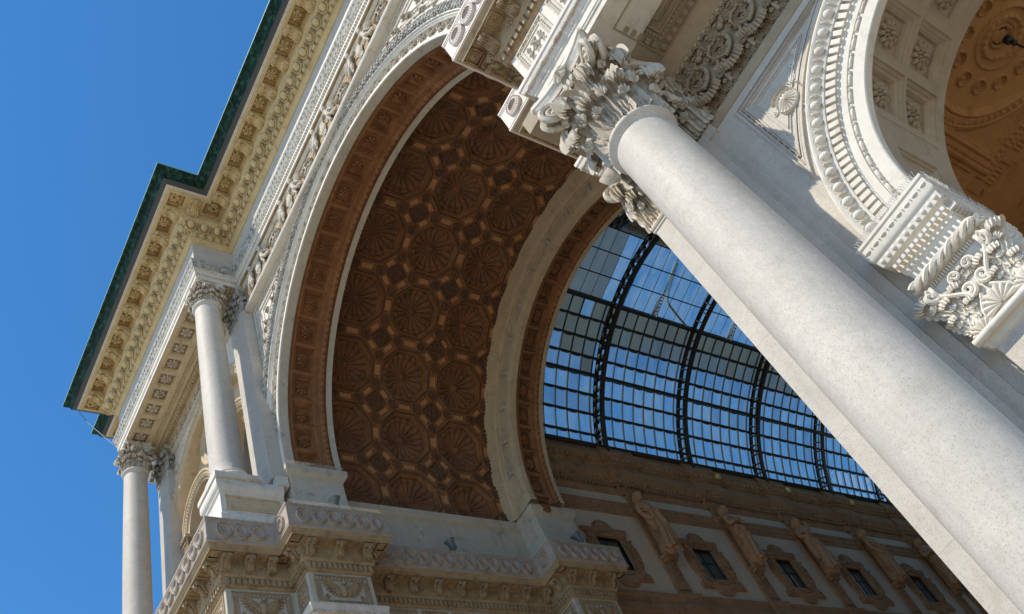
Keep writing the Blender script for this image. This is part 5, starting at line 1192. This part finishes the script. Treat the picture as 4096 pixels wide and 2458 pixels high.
for i, fr, st in seg_frames(GP, .60, 28.32, .34, .5): b.add(*ellipsoid(.10, .15, .09, 8, 6), 0, fr)
for i, fr, st in seg_frames(GP, .05, 25.38, .16, .5): b.add(*ellipsoid(.05, .08, .05, 6, 5), 0, fr)
build_at(b, 'egg_and_dentil_rows', 'gal_brown', gb, 40)
for y in SY:
    b = MB(); b.box((XW, y - .42, 20.78), (XW + .12, y + .42, 25.22)); b.box((XW, y - .36, 25.96), (XW + .14, y + .36, 26.55)); b.box((XW + .12, y - .30, 21.0), (XW + .17, y + .30, 22.4))
    for k in range(5): b.add(vl * (.34, .24, .4), fl, 0, frame((XW + .16, y, 21.2 + .28 * k), (0, 1, 0), (1, 0, 0), (0, 0, 1)))
    b.box((XW + .12, y - .40, 22.62), (XW + .50, y + .40, 22.80)); b.box((XW + .12, y - .32, 22.45), (XW + .4, y + .32, 22.62)); build_at(b, 'pilaster_strip', 'gal_brown', gb)
# window cartouches
def outline(s_=1.0):
    pts = []; 
    for t in np.linspace(0, 2 * PI, 120, endpoint=False):
        c, s = math.cos(t), math.sin(t); k = 1 / max(abs(c) / 1.12, abs(s) / 1.42); y, z = c * k, s * k
        if s > 0 and abs(y) < .55: z = 1.42 + .55 * math.sqrt(max(0, 1 - (y / .55) ** 2)) * .85
        elif s < 0 and abs(y) < .6: z = -1.42 - .45 * math.sqrt(max(0, 1 - (y / .6) ** 2)) * .75
        elif abs(y) > 1.0 and abs(z) < .8: y = math.copysign(1.12 + .28 * math.sqrt(max(0, 1 - (z / .8) ** 2)), y)
        elif abs(y) > .9 and z < -1.1: y = math.copysign(1.42, y)
        elif abs(y) > .9 and z > 1.15: y = math.copysign(1.32, y)
        pts.append((y, z))
    return np.array(pts)
OL = outline(); inn = []
for t in np.linspace(0, 2 * PI, 120, endpoint=False):
    c, s = math.cos(t), math.sin(t); k = 1 / max(abs(c) / .73, abs(s) / .93); inn.append((c * k, s * k))
inn = np.array(inn)
wf = MB(); V = []
lay = [(1.0, 0), (1.0, .10), (.93, .13), (.86, .09), (.74, .10), (.62, .16), (.40, .17), (.36, .12), (.16, .10), (.12, .14), (0, .14), (0, -.26)]
for q, h in lay:
    for o_, i_ in zip(OL, inn): p = i_ + (o_ - i_) * q; V.append((h, p[0], p[1]))
n = 120; F = [(k * n + i, k * n + (i + 1) % n, (k + 1) * n + (i + 1) % n, (k + 1) * n + i) for k in range(len(lay) - 1) for i in range(n)]
wf.add(V, np.array(F))
for t in range(60):
    p = inn[t * 2] + (OL[t * 2] - inn[t * 2]) * .27; wf.add(*ellipsoid(.05, .045, .045, 6, 5), 0, (np.eye(3), IV(.14, p[0], p[1])))
for sg in (-1, 1):
    wf.add(*tube(spiral((.16, sg * 1.12, .25), (0, sg, 0), (0, 0, 1), .24, 1.4, 22), .05, 6)); wf.add(*tube(spiral((.16, sg * 1.10, -.45), (0, sg, 0), (0, 0, -1), .22, 1.4, 22), .05, 6))
    for k in range(4): wf.add(vl * (.22, .2, .34), fl, 0, frame((.13, sg * (1.0 + .05 * k), -.8 + .4 * k), (0, 1, 0), (1, 0, 0), (0, 0, 1)))
    wf.add(*tube(spiral((.15, sg * .32, 1.5), (0, sg, 0), (0, 0, 1), .17, 1.3, 20), .045, 6))
wf.add(*FG, 0, frame((.10, 0, 1.42), (0, 1.3, 0), (0, 0, 1.3), (1.5, 0, 0)))
wfm = wf.mesh('window_frame', 'gal_brown', 40)
gl_ = MB(); gl_.box((-.16, -.74, -.94), (-.13, .74, .94)); glm = gl_.mesh('pane', 'window')
mu = MB()
for a_, c_ in (((-.13, -.03, -.92), (-.09, .03, .92)), ((-.13, -.72, .18), (-.09, .72, .23)), ((-.13, -.72, -.92), (-.07, -.66, .92)), ((-.13, .66, -.92), (-.07, .72, .92)), ((-.13, -.66, .86), (-.07, .66, .92)), ((-.13, -.66, -.92), (-.07, .66, -.86))): mu.box(a_, c_)
mum = mu.mesh('window_bars', 'iron')
for k, y in enumerate(WY[:6]):
    m4 = Matrix.Translation((XW - gb.location.x, y - gb.location.y, 22.73 - gb.location.z)); o = link('window', wfm, gb, m4); link('pane', glm, o); link('window_bars', mum, o)
b = MB(); b.box((-9.4, 60, 0), (9.4, 62, 29)); build_at(b, 'end_wall', 'gal_wall', gb)
# opposite side of the gallery, seen only from elsewhere
gr = empty('gallery_facade', (-XW, 20, 20), 'opposite gallery wall hidden behind the right pier', 'building')
b = MB(); b.box((-XW, 12.95, 0), (-XW + .6, YE, 29.2)); build_at(b, 'wall', 'gal_wall', gr)
b = MB(); sweep(b, [(-XW, YE), (-XW, 13.0)], [(0, 26.55), (.12, 26.86), (.12, 27.06), (.46, 27.5), (.46, 27.82), (.70, 28.52), (.70, 28.7), (.50, 29.2), (-.3, 29.5)]); build_at(b, 'stucco_cornices', 'gal_brown', gr)

# ---- figures: fused capsules remeshed into one skin
def fuse(parts, name, mat, voxel, post=None, smooth=2):
    b = MB()
    for P, r in parts: 
        if len(P) == 1: v_, f_ = ellipsoid(*r, 14, 11); b.add(v_, f_, 0, (np.eye(3), np.array(P[0], float)))
        else:
            P = np.array(P, float); rr = np.array(r if hasattr(r, '__len__') else [r] * len(P), float); t = np.linspace(0, 1, len(P)); tt = np.linspace(0, 1, 3 * len(P)); P2 = np.column_stack([np.interp(tt, t, P[:, i]) for i in range(3)]); r2 = np.interp(tt, t, rr)
            b.add(*tube(P2, r2, 10)); b.add(*ellipsoid(r2[0], r2[0], r2[0], 10, 7), 0, (np.eye(3), P2[0])); b.add(*ellipsoid(r2[-1], r2[-1], r2[-1], 10, 7), 0, (np.eye(3), P2[-1]))
    me = b.mesh(name + '_raw', mat, 180); o = bpy.data.objects.new('tmp', me); COL.objects.link(o)
    m = o.modifiers.new('r', 'REMESH'); m.mode = 'VOXEL'; m.voxel_size = voxel; m2 = o.modifiers.new('s', 'SMOOTH'); m2.factor = .5; m2.iterations = smooth
    dg = bpy.context.evaluated_depsgraph_get(); me2 = bpy.data.meshes.new_from_object(o.evaluated_get(dg)); me2.name = name
    bpy.data.objects.remove(o); bpy.data.meshes.remove(me)
    if post is not None:
        V = np.empty(len(me2.vertices) * 3); me2.vertices.foreach_get('co', V); V = post(V.reshape(-1, 3)); me2.vertices.foreach_set('co', V.ravel()); me2.update()
    me2.materials.clear(); me2.materials.append(M[mat]); me2.polygons.foreach_set('use_smooth', np.ones(len(me2.polygons), bool)); return me2
def folds(V):   # cloth folds below the chest, following the hang of the cloth
    V = V.copy(); th = np.arctan2(V[:, 0] - .25, V[:, 1]); m = np.clip((2.6 - V[:, 2]) / .5, 0, 1) * np.clip(V[:, 2] / .3, 0, 1); d = .045 * np.sin(th * 9 + V[:, 2] * 1.5 + 2 * np.sin(V[:, 2] * 1.3)) * m
    V[:, 0] += np.cos(th) * 0 + d * .8 * np.sign(1); V[:, 1] += d * np.cos(th) * .4; return V
def statue_parts(v):
    a = [([(.26, 0, 3.24)], (.20, .17, .26)), ([(.22, 0, 3.34)], (.23, .23, .20)), ([(.10, 0, 3.12)], (.15, .25, .32)), ([(.22, 0, 3.0), (.22, 0, 2.8)], [.10, .11]), ([(.42, 0, 3.20), (.40, 0, 3.14)], [.035, .045]),
         ([(.22, -.26, 2.68), (.22, 0, 2.74), (.22, .26, 2.68)], [.16, .19, .16]), ([(.24, 0, 2.6), (.24, 0, 2.1)], [.27, .20]), ([(.24, .03, 2.1), (.24, .08, 1.7), (.22, .04, .9), (.22, 0, .15)], [.22, .29, .26, .31]),
         ([(.30, -.16, 1.9), (.40, -.20, 1.1), (.36, -.18, .2)], [.16, .14, .12]), ([(.30, .18, 1.9), (.44, .22, 1.15), (.30, .22, .2)], [.16, .15, .12]), ([(.44, -.18, .08), (.6, -.2, .04)], [.07, .06]), ([(.42, .2, .08), (.55, .22, .04)], [.07, .06])]
    for k in range(9):
        y0 = -.30 + .075 * k; s_ = (1, -1, .6)[v]
        a.append(([(.46 + .04 * (k % 2), y0 * .6 + .12 * s_, 2.05 - .03 * k), (.60 - abs(y0) * .4, y0 * .9 + .05 * s_, 1.35), (.62 - abs(y0) * .5, y0 * 1.25, .6), (.62 - abs(y0) * .5, y0 * 1.4, .12)], [.03, .04, .045, .05]))
    for k in range(5): a.append(([(.34, -.36 * (1, -1, 1)[v], 2.5 - .22 * k), (.52, 0, 2.30 - .24 * k), (.38, .34 * (1, -1, 1)[v], 2.35 - .30 * k)], [.04, .055, .04]))
    if v == 0: a += [([(.24, -.36, 2.62), (.30, -.46, 2.15), (.46, -.40, 1.72), (.56, -.30, 1.55)], [.12, .10, .075, .07]), ([(.24, .36, 2.62), (.34, .46, 2.2), (.58, .22, 2.1), (.62, .02, 2.15)], [.12, .10, .075, .07]), ([(.50, .1, 2.2), (.55, .3, 1.4), (.50, .42, .6)], [.10, .12, .08])]
    elif v == 1: a += [([(.24, -.36, 2.62), (.34, -.48, 2.18), (.58, -.24, 2.30), (.62, .05, 2.42)], [.12, .10, .08, .07]), ([(.24, .36, 2.62), (.32, .48, 2.2), (.60, .26, 2.16), (.64, .0, 2.28)], [.12, .10, .08, .07]), ([(.52, -.2, 1.9), (.5, .2, 1.6), (.44, .4, 1.0)], [.12, .12, .1]), ([(.30, 0, 3.42)], (.16, .2, .07))]
    else: a += [([(.24, -.36, 2.62), (.36, -.5, 2.2), (.60, -.32, 2.0)], [.12, .10, .08]), ([(.24, .36, 2.62), (.36, .42, 2.9), (.46, .2, 3.05)], [.12, .09, .07]), ([(.5, -.32, 2.0), (.5, -.1, 1.5), (.45, .25, 1.1), (.42, .4, .7)], [.11, .12, .12, .09]), ([(.40, -.42, 1.9), (.42, -.45, .8)], [.10, .09])]
    return a
SM = [fuse(statue_parts(v), 'statue', 'gal_fig', .032, folds, 1) for v in range(3)]
lab = ['robed statue at the left end of the gallery wall, one hand across the chest', 'robed statue in a low crown, hands joined at the chest, second on the gallery wall', 'robed statue raising one arm to its head, third along the gallery wall', 'veiled robed statue under the netting, fourth along the gallery wall', 'farthest robed statue beside the big right pier']
for k in range(5):
    o = link('statue', SM[(0, 1, 2, 0, 1)[k]]); o.location = (XW + .14, SY[k], 22.80); o.rotation_euler = (0, 0, R((0, 12, -8, 10, -10)[k])); o.scale = (1.2, 1.2, 1.04); tag(o, lab[k], 'statue', 'robed statues along the gallery wall')

# ---- winged children in the frieze, either side of oval shields
PU = [([(0.0, -.16, 1.06)], (.105, .11, .12)), ([(0.02, -.17, 1.12)], (.11, .11, .09)), ([(0, -.12, .94), (.03, -.12, .86)], [.05, .07]), ([(.03, -.12, .80), (.08, -.12, .62), (.10, -.12, .50)], [.115, .10, .125]), ([(-.06, -.16, .84), (-.24, -.17, .74), (-.38, -.17, .86)], [.055, .045, .035]),
      ([(.10, -.12, .84), (.26, -.14, .72), (.34, -.12, .58)], [.055, .045, .035]), ([(.10, -.14, .46), (.22, -.17, .28), (.36, -.14, .14)], [.095, .08, .05]), ([(.06, -.10, .44), (.06, -.13, .26), (.16, -.11, .06)], [.09, .075, .045]), ([(.36, -.14, .14), (.50, -.12, .16), (.56, -.10, .10)], [.05, .04, .03]),
      ([(.16, -.11, .06), (.08, -.13, .01)], [.04, .03]), ([(.14, -.10, .40), (.40, -.08, .36), (.62, -.06, .22)], [.06, .05, .03])]
pm = fuse(PU, 'putto', 'carved', .016)
wg = MB()
for f in range(7):
    q = f / 6; p0 = IV(.12, -.08, .84 - .03 * f); p1 = p0 + IV(.42 + .10 * math.sin(q * PI), .02, .28 - .52 * q); wg.add(*tube([p0, (p0 + p1) / 2 + IV(0, -.05, .05), p1], [.025, .042, .012], 6))
wgm = wg.mesh('wing', 'carved', 50)
shd = MB(); shd.add(*ellipsoid(.20, .09, .30, 20, 12), 0, (np.eye(3), IV(0, -.06, .55))); V1, F1 = ring_torus(1, .12, 28, 6); shd.add(V1 * (.21, .31, .25), F1, 0, frame((0, -.05, .55), (1, 0, 0), (0, 0, 1), (0, -1, 0)))
for sg in (-1, 1): shd.add(*tube(spiral((sg * .10, -.05, .16), (sg, 0, 0), (0, 0, -1), .09, 1.2, 18), .03, 5)); shd.add(*tube(spiral((sg * .10, -.05, .95), (sg, 0, 0), (0, 0, 1), .08, 1.2, 18), .028, 5))
shm = shd.mesh('shield', 'carved', 50)
tl = MB(); 
for sg in (-1, 1): tl.add(*tube(spiral((sg * .30, -.04, .42), (sg, 0, 0), (0, 0, 1), .22, 1.5, 26), [.05 * (1 - .5 * i / 25) for i in range(26)], 6)); 
for k in range(5): tl.add(vl * (.26, .26, .50), fl, 0, frame((0, -.0, .12), (-math.cos((k - 2) * .5), 0, math.sin((k - 2) * .5)), (0, -1, 0), (math.sin((k - 2) * .5), 0, math.cos((k - 2) * .5))))
tlm = tl.mesh('foliage_scroll', 'carved', 50)
for k in range(-3, 3):
    cx = .45 + 3.38 * k
    if cx < -7.9 or cx > 8: continue
    base = lambda x, sg=1, s_=1.0: Matrix.Translation((x - arch.location.x, .44 - arch.location.y, 33.50 - arch.location.z)) @ Matrix.Diagonal((sg * s_, 1.0, s_ * 1.08, 1))
    link('shield', shm, arch, base(cx))
    for sg in (-1, 1):
        if abs(cx + sg * .55) > 8: continue
        o = link('putto', pm, arch, base(cx + sg * .52, sg)); link('wing', wgm, o)
    if abs(cx + 1.69) < 8: link('foliage_scroll', tlm, arch, base(cx + 1.69))

# ================================================================= glass roof
gz = empty('glass_roof', (0, 20, 26), 'iron and glass barrel roof over the gallery with dark ribs and dirty panes near the ridge', 'roof')
ZG, RG = 25.9, 9.62; YR = [18.55 + 6.0 * k for k in range(8)]; ANG = [159.5, 152.6, 146.0, 139.9, 134, 128.4, 122.8, 116.8, 111]
mats = ['glass_clear', 'glass_clear', 'glass_clear', 'glass_clear', 'glass_clear', 'glass_mid', 'glass_dirty', 'glass_ribbed']
b = MB(); names = ['glass_clear', 'glass_mid', 'glass_dirty', 'glass_ribbed']
ys = np.arange(12.95, 60, .75)
for mirror in (0, 1):
    for r in range(8):
        a = R(ANG[r] if not mirror else 180 - ANG[r]); c = R(ANG[r + 1] if not mirror else 180 - ANG[r + 1])
        for k in range(len(ys) - 1):
            nm = mats[r]; y0, y1 = ys[k], ys[k + 1]
            if y0 < 18 and r >= 4: nm = 'glass_ribbed' if rng.random() < (.75 if r > 5 else .35) else ('glass_dirty', 'glass_mid', 'glass_mid')[rng.integers(3)]
            elif r in (2, 3, 4) and rng.random() < .18 + .22 * math.sin(y0 * .35 + r): nm = 'glass_mid'
            elif r == 6 and rng.random() < .3: nm = 'glass_ribbed'
            tl_ = rng.normal(0, .012); b.add([(RG * math.cos(a) , y0, ZG + RG * math.sin(a)), (RG * math.cos(a), y1, ZG + RG * math.sin(a) + tl_), ((RG + .03) * math.cos(c), y1, ZG + (RG + .03) * math.sin(c) + tl_), ((RG + .03) * math.cos(c), y0, ZG + (RG + .03) * math.sin(c))], np.array([(0, 1, 2, 3)]), names.index(nm))
build_at(b, 'glass_panes', names, gz, 10)
xl = RG * math.cos(R(111)); zl = ZG + RG * math.sin(R(111))
b = MB()
for sg in (-1, 1): b.add([(sg * xl, 12.95, zl), (sg * xl, 60, zl), (sg * xl * 1.04, 60, zl + .55), (sg * xl * 1.04, 12.95, zl + .55)], np.array([(0, 1, 2, 3)]))
build_at(b, 'lantern_side_glass', 'glass_side', gz, 10)
b = MB()
for sg in (-1, 1):
    for k in range(len(ys) - 1):
        for q in range(3):
            f0, f1 = 1.04 - q * .347, 1.04 - (q + 1) * .347; b.add([(sg * xl * f0, ys[k], zl + .55 + q * .33), (sg * xl * f0, ys[k + 1], zl + .55 + q * .33), (sg * xl * f1, ys[k + 1], zl + .88 + q * .33), (sg * xl * f1, ys[k], zl + .88 + q * .33)], np.array([(0, 1, 2, 3)]), 1 if ys[k] < 17.5 else 0)
build_at(b, 'lantern_roof_glass', ['glass_clear', 'glass_dirty'], gz, 10)
# glazing bars, purlins with scalloped pane edges
b = MB()
for y in ys:
    t = np.radians(np.linspace(159.5, 111, 22)); prof = [(RG - .01, -.03), (RG - .09, -.022), (RG - .09, .022), (RG - .01, .03)]
    for sg in (-1, 1):
        V = [(sg * r * math.cos(a), y + q, ZG + r * math.sin(a)) for a in t for r, q in prof]; b.add(V, grid_faces(22, 4))
        b.add(*tube([(sg * xl, y, zl), (sg * xl * 1.04, y, zl + .55), (0, y, zl + 1.54)], .018, 4))
build_at(b, 'glazing_bars', 'iron', gz, 30)
b = MB()
for sg in (-1, 1):
    for j, a_ in enumerate(ANG):
        a = R(a_); thick = j in (4, 8); p = lambda r: (sg * r * math.cos(a), ZG + r * math.sin(a)); r0 = RG - (.20 if thick else .06); w_ = .09 if thick else .036
        tx, tz = -math.sin(a) * sg, math.cos(a); (xa, za), (xb, zb_) = p(r0), p(RG)
        V = [(xa - tx * w_, y, za - tz * w_) for y in (12.95, 60)] + [(xa + tx * w_, y, za + tz * w_) for y in (12.95, 60)] + [(xb + tx * w_, y, zb_ + tz * w_) for y in (12.95, 60)] + [(xb - tx * w_, y, zb_ - tz * w_) for y in (12.95, 60)]
        b.add(V, np.array([(0, 1, 3, 2), (2, 3, 5, 4), (4, 5, 7, 6), (6, 7, 1, 0)]))
    b.add(*tube([(sg * xl * 1.04, 12.95, zl + .55), (sg * xl * 1.04, 60, zl + .55)], .05, 6))
    for q in (1, 2, 3): b.add(*tube([(sg * xl * (1.04 - q * .347), 12.95, zl + .55 + q * .33), (sg * xl * (1.04 - q * .347), 60, zl + .55 + q * .33)], .035, 6))
build_at(b, 'purlins', 'iron', gz, 30)
b = MB()
for sg in (-1,):
    for j, a_ in enumerate(ANG[1:-1]):
        a = R(a_)
        for k in range(len(ys) - 1):
            w_ = .12 + .04 * rng.random(); V = []; ts = np.linspace(.06, .94, 7); cc = a - w_ / RG
            for t in ts: yy = ys[k] + .75 * t; d = w_ * (1 - .55 * abs(2 * t - 1) ** 3); V += [(-sg * (RG - .02) * math.cos(a) * sg * -1, yy, ZG + (RG - .02) * math.sin(a)), ((RG - .03) * math.cos(a + d / RG), yy, ZG + (RG - .03) * math.sin(a + d / RG))]
            b.add(V, grid_faces(7, 2))
build_at(b, 'scalloped_pane_edges', 'lead', gz, 30)
# ribs: two chords with ladder infill, feet on iron boots
def rib(solid):
    b = MB(); t = np.radians(np.linspace(158.5, 21.5, 90))
    for r0, r1, w_ in ((8.96, 9.05, .14), (9.50, 9.60, .11)):
        V = [(r * math.cos(a), q, ZG + r * math.sin(a)) for a in t for r, q in ((r0, -w_), (r0, w_), (r1, w_), (r1, -w_))]; b.add(V, grid_faces(90, 4)); 
    ks = np.arange(158.5, 21, -3.4)
    for a_ in ks:
        a = R(a_); c, s = math.cos(a), math.sin(a)
        for q in (-.10, .10) if solid else (-.08, .08): b.add(*tube([(9.0 * c, q, ZG + 9.0 * s), (9.55 * c, q, ZG + 9.55 * s)], .045 if solid else .03, 5))
        if solid:
            for r_ in (9.12, 9.44):
                for q in (-.11, .11): b.add(*ellipsoid(.16, .02, .10, 8, 5), 0, frame((r_ * c, q, ZG + r_ * s), (-s, 0, c), (0, 1, 0), (c, 0, s)))
        b.add(*tube([(9.0 * c, -.12, ZG + 9.0 * s), (9.0 * c, .12, ZG + 9.0 * s)], .03, 5))
    return b
r1 = rib(True).mesh('rib', 'iron', 40); r2 = rib(False).mesh('rib', 'iron', 40)
bt = MB()
for sg in (-1, 1):
    bt.box((sg * 8.75 - .28, -.16, 28.95), (sg * 8.75 + .28, .16, 29.35)); bt.add(*tube([(sg * 8.35, 0, 29.3), (sg * 8.42, 0, 28.95), (sg * 8.36, 0, 28.62), (sg * 8.42, 0, 28.45)], [.14, .12, .07, .09], 8)); bt.box((sg * 8.6 - .10, -.22, 29.35), (sg * 8.6 + .10, .22, 29.5))
btm = bt.mesh('boot', 'iron', 40)
for k, y in enumerate(YR):
    m4 = Matrix.Translation((0, y - 20, -26)); o = link('rib', r1 if k == 0 else r2, gz, m4); link('boot', btm, o)
# pierced gothic bracket hanging from the lantern between ribs
bk = MB()
def bracket(bk, y0):
    x0 = xl * 1.03; z0 = zl + .3
    for (dy, dz, dx) in ((1.9, 1.5, 0), (-1.9, 1.0, .0), (2.2, -.2, 0), (-2.6, .1, 0)):
        pass
    P = [IV(x0 - .02, y0 + 2.4, zl + .05), IV(x0 + .5, y0 + 1.2, zl + .45), IV(x0 + .9, y0 + .35, zl + .9), IV(x0 + 1.5, y0 + .1, zl + 1.0), IV(x0 + 3.0, y0 - .1, zl + 1.45)]
    for off in (0, .14): bk.add(*tube([p + IV(0, -off, off * .6) for p in P], .035, 5))
    P2 = [IV(x0 + .02, y0 - .6, zl + .25), IV(x0 + .7, y0 - .35, zl + .75), IV(x0 + 1.5, y0 - .12, zl + 1.0), IV(x0 + 3.0, y0 - .1, zl + 1.45)]; bk.add(*tube(P2, .04, 5))
    for k in range(8):
        q = .1 + .11 * k; a = P2[0] * (1 - q) + P2[2] * q; r_ = .17 * (1 - q * .6); V1, F1 = ring_torus(1, .2, 14, 5); bk.add(V1 * r_, F1, 0, frame(a + IV(0, .22 * (1 - q), -.02), (1, 0, .4), (0, 1, 0), (-.4, 0, 1)))
for y in YR[:-1]: bk = MB(); bracket(bk, y + 3.6); build_at(bk, 'pierced_bracket', 'iron_pale', gz, 40)
b = MB()
for sg in (-1, 1): b.add([(sg * 9.6, 12.95, 29.25), (sg * 9.6, 60, 29.25), (sg * 8.22, 60, 29.24), (sg * 8.22, 12.95, 29.24)], np.array([(0, 1, 2, 3)])); b.box((min(sg * 8.95, sg * 9.1), 12.95, 29.2), (max(sg * 8.95, sg * 9.1), 60, 29.36))  # lead sheet widened inward to keep sun patches off the cornice
build_at(b, 'gutter_lead', 'lead', gz)
# end screen above the inner arch up to the glass
b = MB(); t = np.radians(np.linspace(0, 180, 60)); V = [(r * math.cos(a), 13.0, Z2 + 1.6 + r * math.sin(a)) for a in t for r in (9.0, 10.6)]; b.add(V, grid_faces(60, 2)); build_at(b, 'end_screen', 'roof', gz)

# ================================================================= small things
def floodlight(x, y, z, aim, label, s=1.0):
    o = empty('floodlight', (x, y, z), label, 'floodlight', 'floodlights on the ledges'); A = Vector(aim).to_track_quat('Z', 'Y').to_matrix().to_4x4()
    b = MB(); b.add(*lathe([(0, -.12), (.07, -.12), (.085, -.05), (.10, .02), (.15, .14), (.185, .20), (.19, .24), (.175, .25), (.165, .23), (0, .20)], 24)); 
    for k in range(8):
        a = 2 * PI * k / 8; bb = MB(); bb.box((.07, -.008, -.10), (.13, .008, .10)); b.add(bb.V[0], bb.F[0][0], 0, frame((0, 0, 0), (math.cos(a), math.sin(a), 0), (-math.sin(a), math.cos(a), 0), (0, 0, 1)))
    h = b.mesh('lamp_head', 'zinc', 40); link('lamp_head', h, o, Matrix.Translation((0, 0, .36 * s)) @ A @ Matrix.Scale(s, 4))
    b = MB(); b.add(*tube([(0, 0, 0), (0, 0, .12), (0, .0, .3)], .035, 6)); b.box((-.10, -.06, 0), (.10, .06, .03))
    b.add(*tube([(-.12, 0, .36), (-.12, 0, .16), (.12, 0, .16), (.12, 0, .36)], .015, 5)); link('bracket', b.mesh('bracket', 'zinc', 40), o, Matrix.Scale(s, 4))
floodlight(-7.35, 1.95, 21.44, (.35, -.1, 1), 'grey floodlight on the front ledge of the left jamb, nearest the facade', 1.15)
floodlight(-8.65, 7.25, 21.44, (.15, -.35, 1), 'grey floodlight on the recessed ledge under the shell vault', 1.15)
floodlight(-7.5, 12.55, 21.44, (-.1, -.5, 1), 'grey floodlight on the inner arch ledge in front of a gallery window', 1.15)
floodlight(11.35, 1.05, 10.21, (.0, .3, 1), 'grey floodlight on the capital of the side arch at the right', .9)
for k, y in enumerate((25.8, 31.6, 37.5)):
    o = empty('security_lamp', (XW + .78, y, 28.36), ('small yellow lamp under the glass roof, nearest the left', 'small yellow lamp under the glass roof, middle of three', 'small yellow lamp under the glass roof, beside the big right pier')[k], 'lamp', 'small yellow lamps on the gallery cornice')
    b = MB(); b.box((0, -.12, -.10), (.12, .12, .10)); b.box((.12, -.09, -.05), (.15, .09, .07)); link('housing', b.mesh('housing', 'yellow', 25), o); b = MB(); b.box((-.12, -.03, -.02), (0, .03, .02)); b.box((.02, -.10, .11), (.12, .10, .16)); link('bracket', b.mesh('bracket', 'yellow', 25), o)
b = MB(); b.add(*tube([(-20.2, -3.0, 39.5), (-19.9, -2.6, 38.4), (-19.35, -2.0, 37.0), (-18.9, -1.68, 36.0)], .02, 5)); o = b.build('cable', 'cable'); tag(o, 'thin grey cable hanging from the far left end of the cornice against the sky', 'cable')
# pigeon spikes on ledges
def spikes(root, p0, p1, n, lean, h=.14):
    b = MB(); p0, p1 = IV(*p0), IV(*p1)
    for k in range(n):
        p = p0 + (p1 - p0) * (k + .5) / n
        for q in (-1, 1):
            t = p + IV(*lean) * h * (1 + .1 * rng.normal()) + IV(0, 0, h) + (p1 - p0) / np.linalg.norm(p1 - p0) * q * h * .35; b.add(*tube([p, t], .0045, 3, cap=False))
    build_at(b, 'pigeon_spikes', 'spike', root, 60)
spikes(po, (XP0 - .15, YP - .18, 10.18), (XP1 + .15, YP - .18, 10.18), 30, (0, -.3, 0), .12); spikes(po, (XP1 + .18, YP, 10.18), (XP1 + .18, 2.4, 10.18), 50, (.4, 0, 0), .14)
spikes(jb, (-7.64, .70, 23.90), (-7.64, 2.8, 23.90), 60, (.3, 0, 0), .12)
spikes(le_l, (-7.0, .1, 21.40), (-7.0, 3.4, 21.40), 80, (.2, 0, 0), .12)
bpy.context.view_layer.update()
print('objects', len(bpy.data.objects))
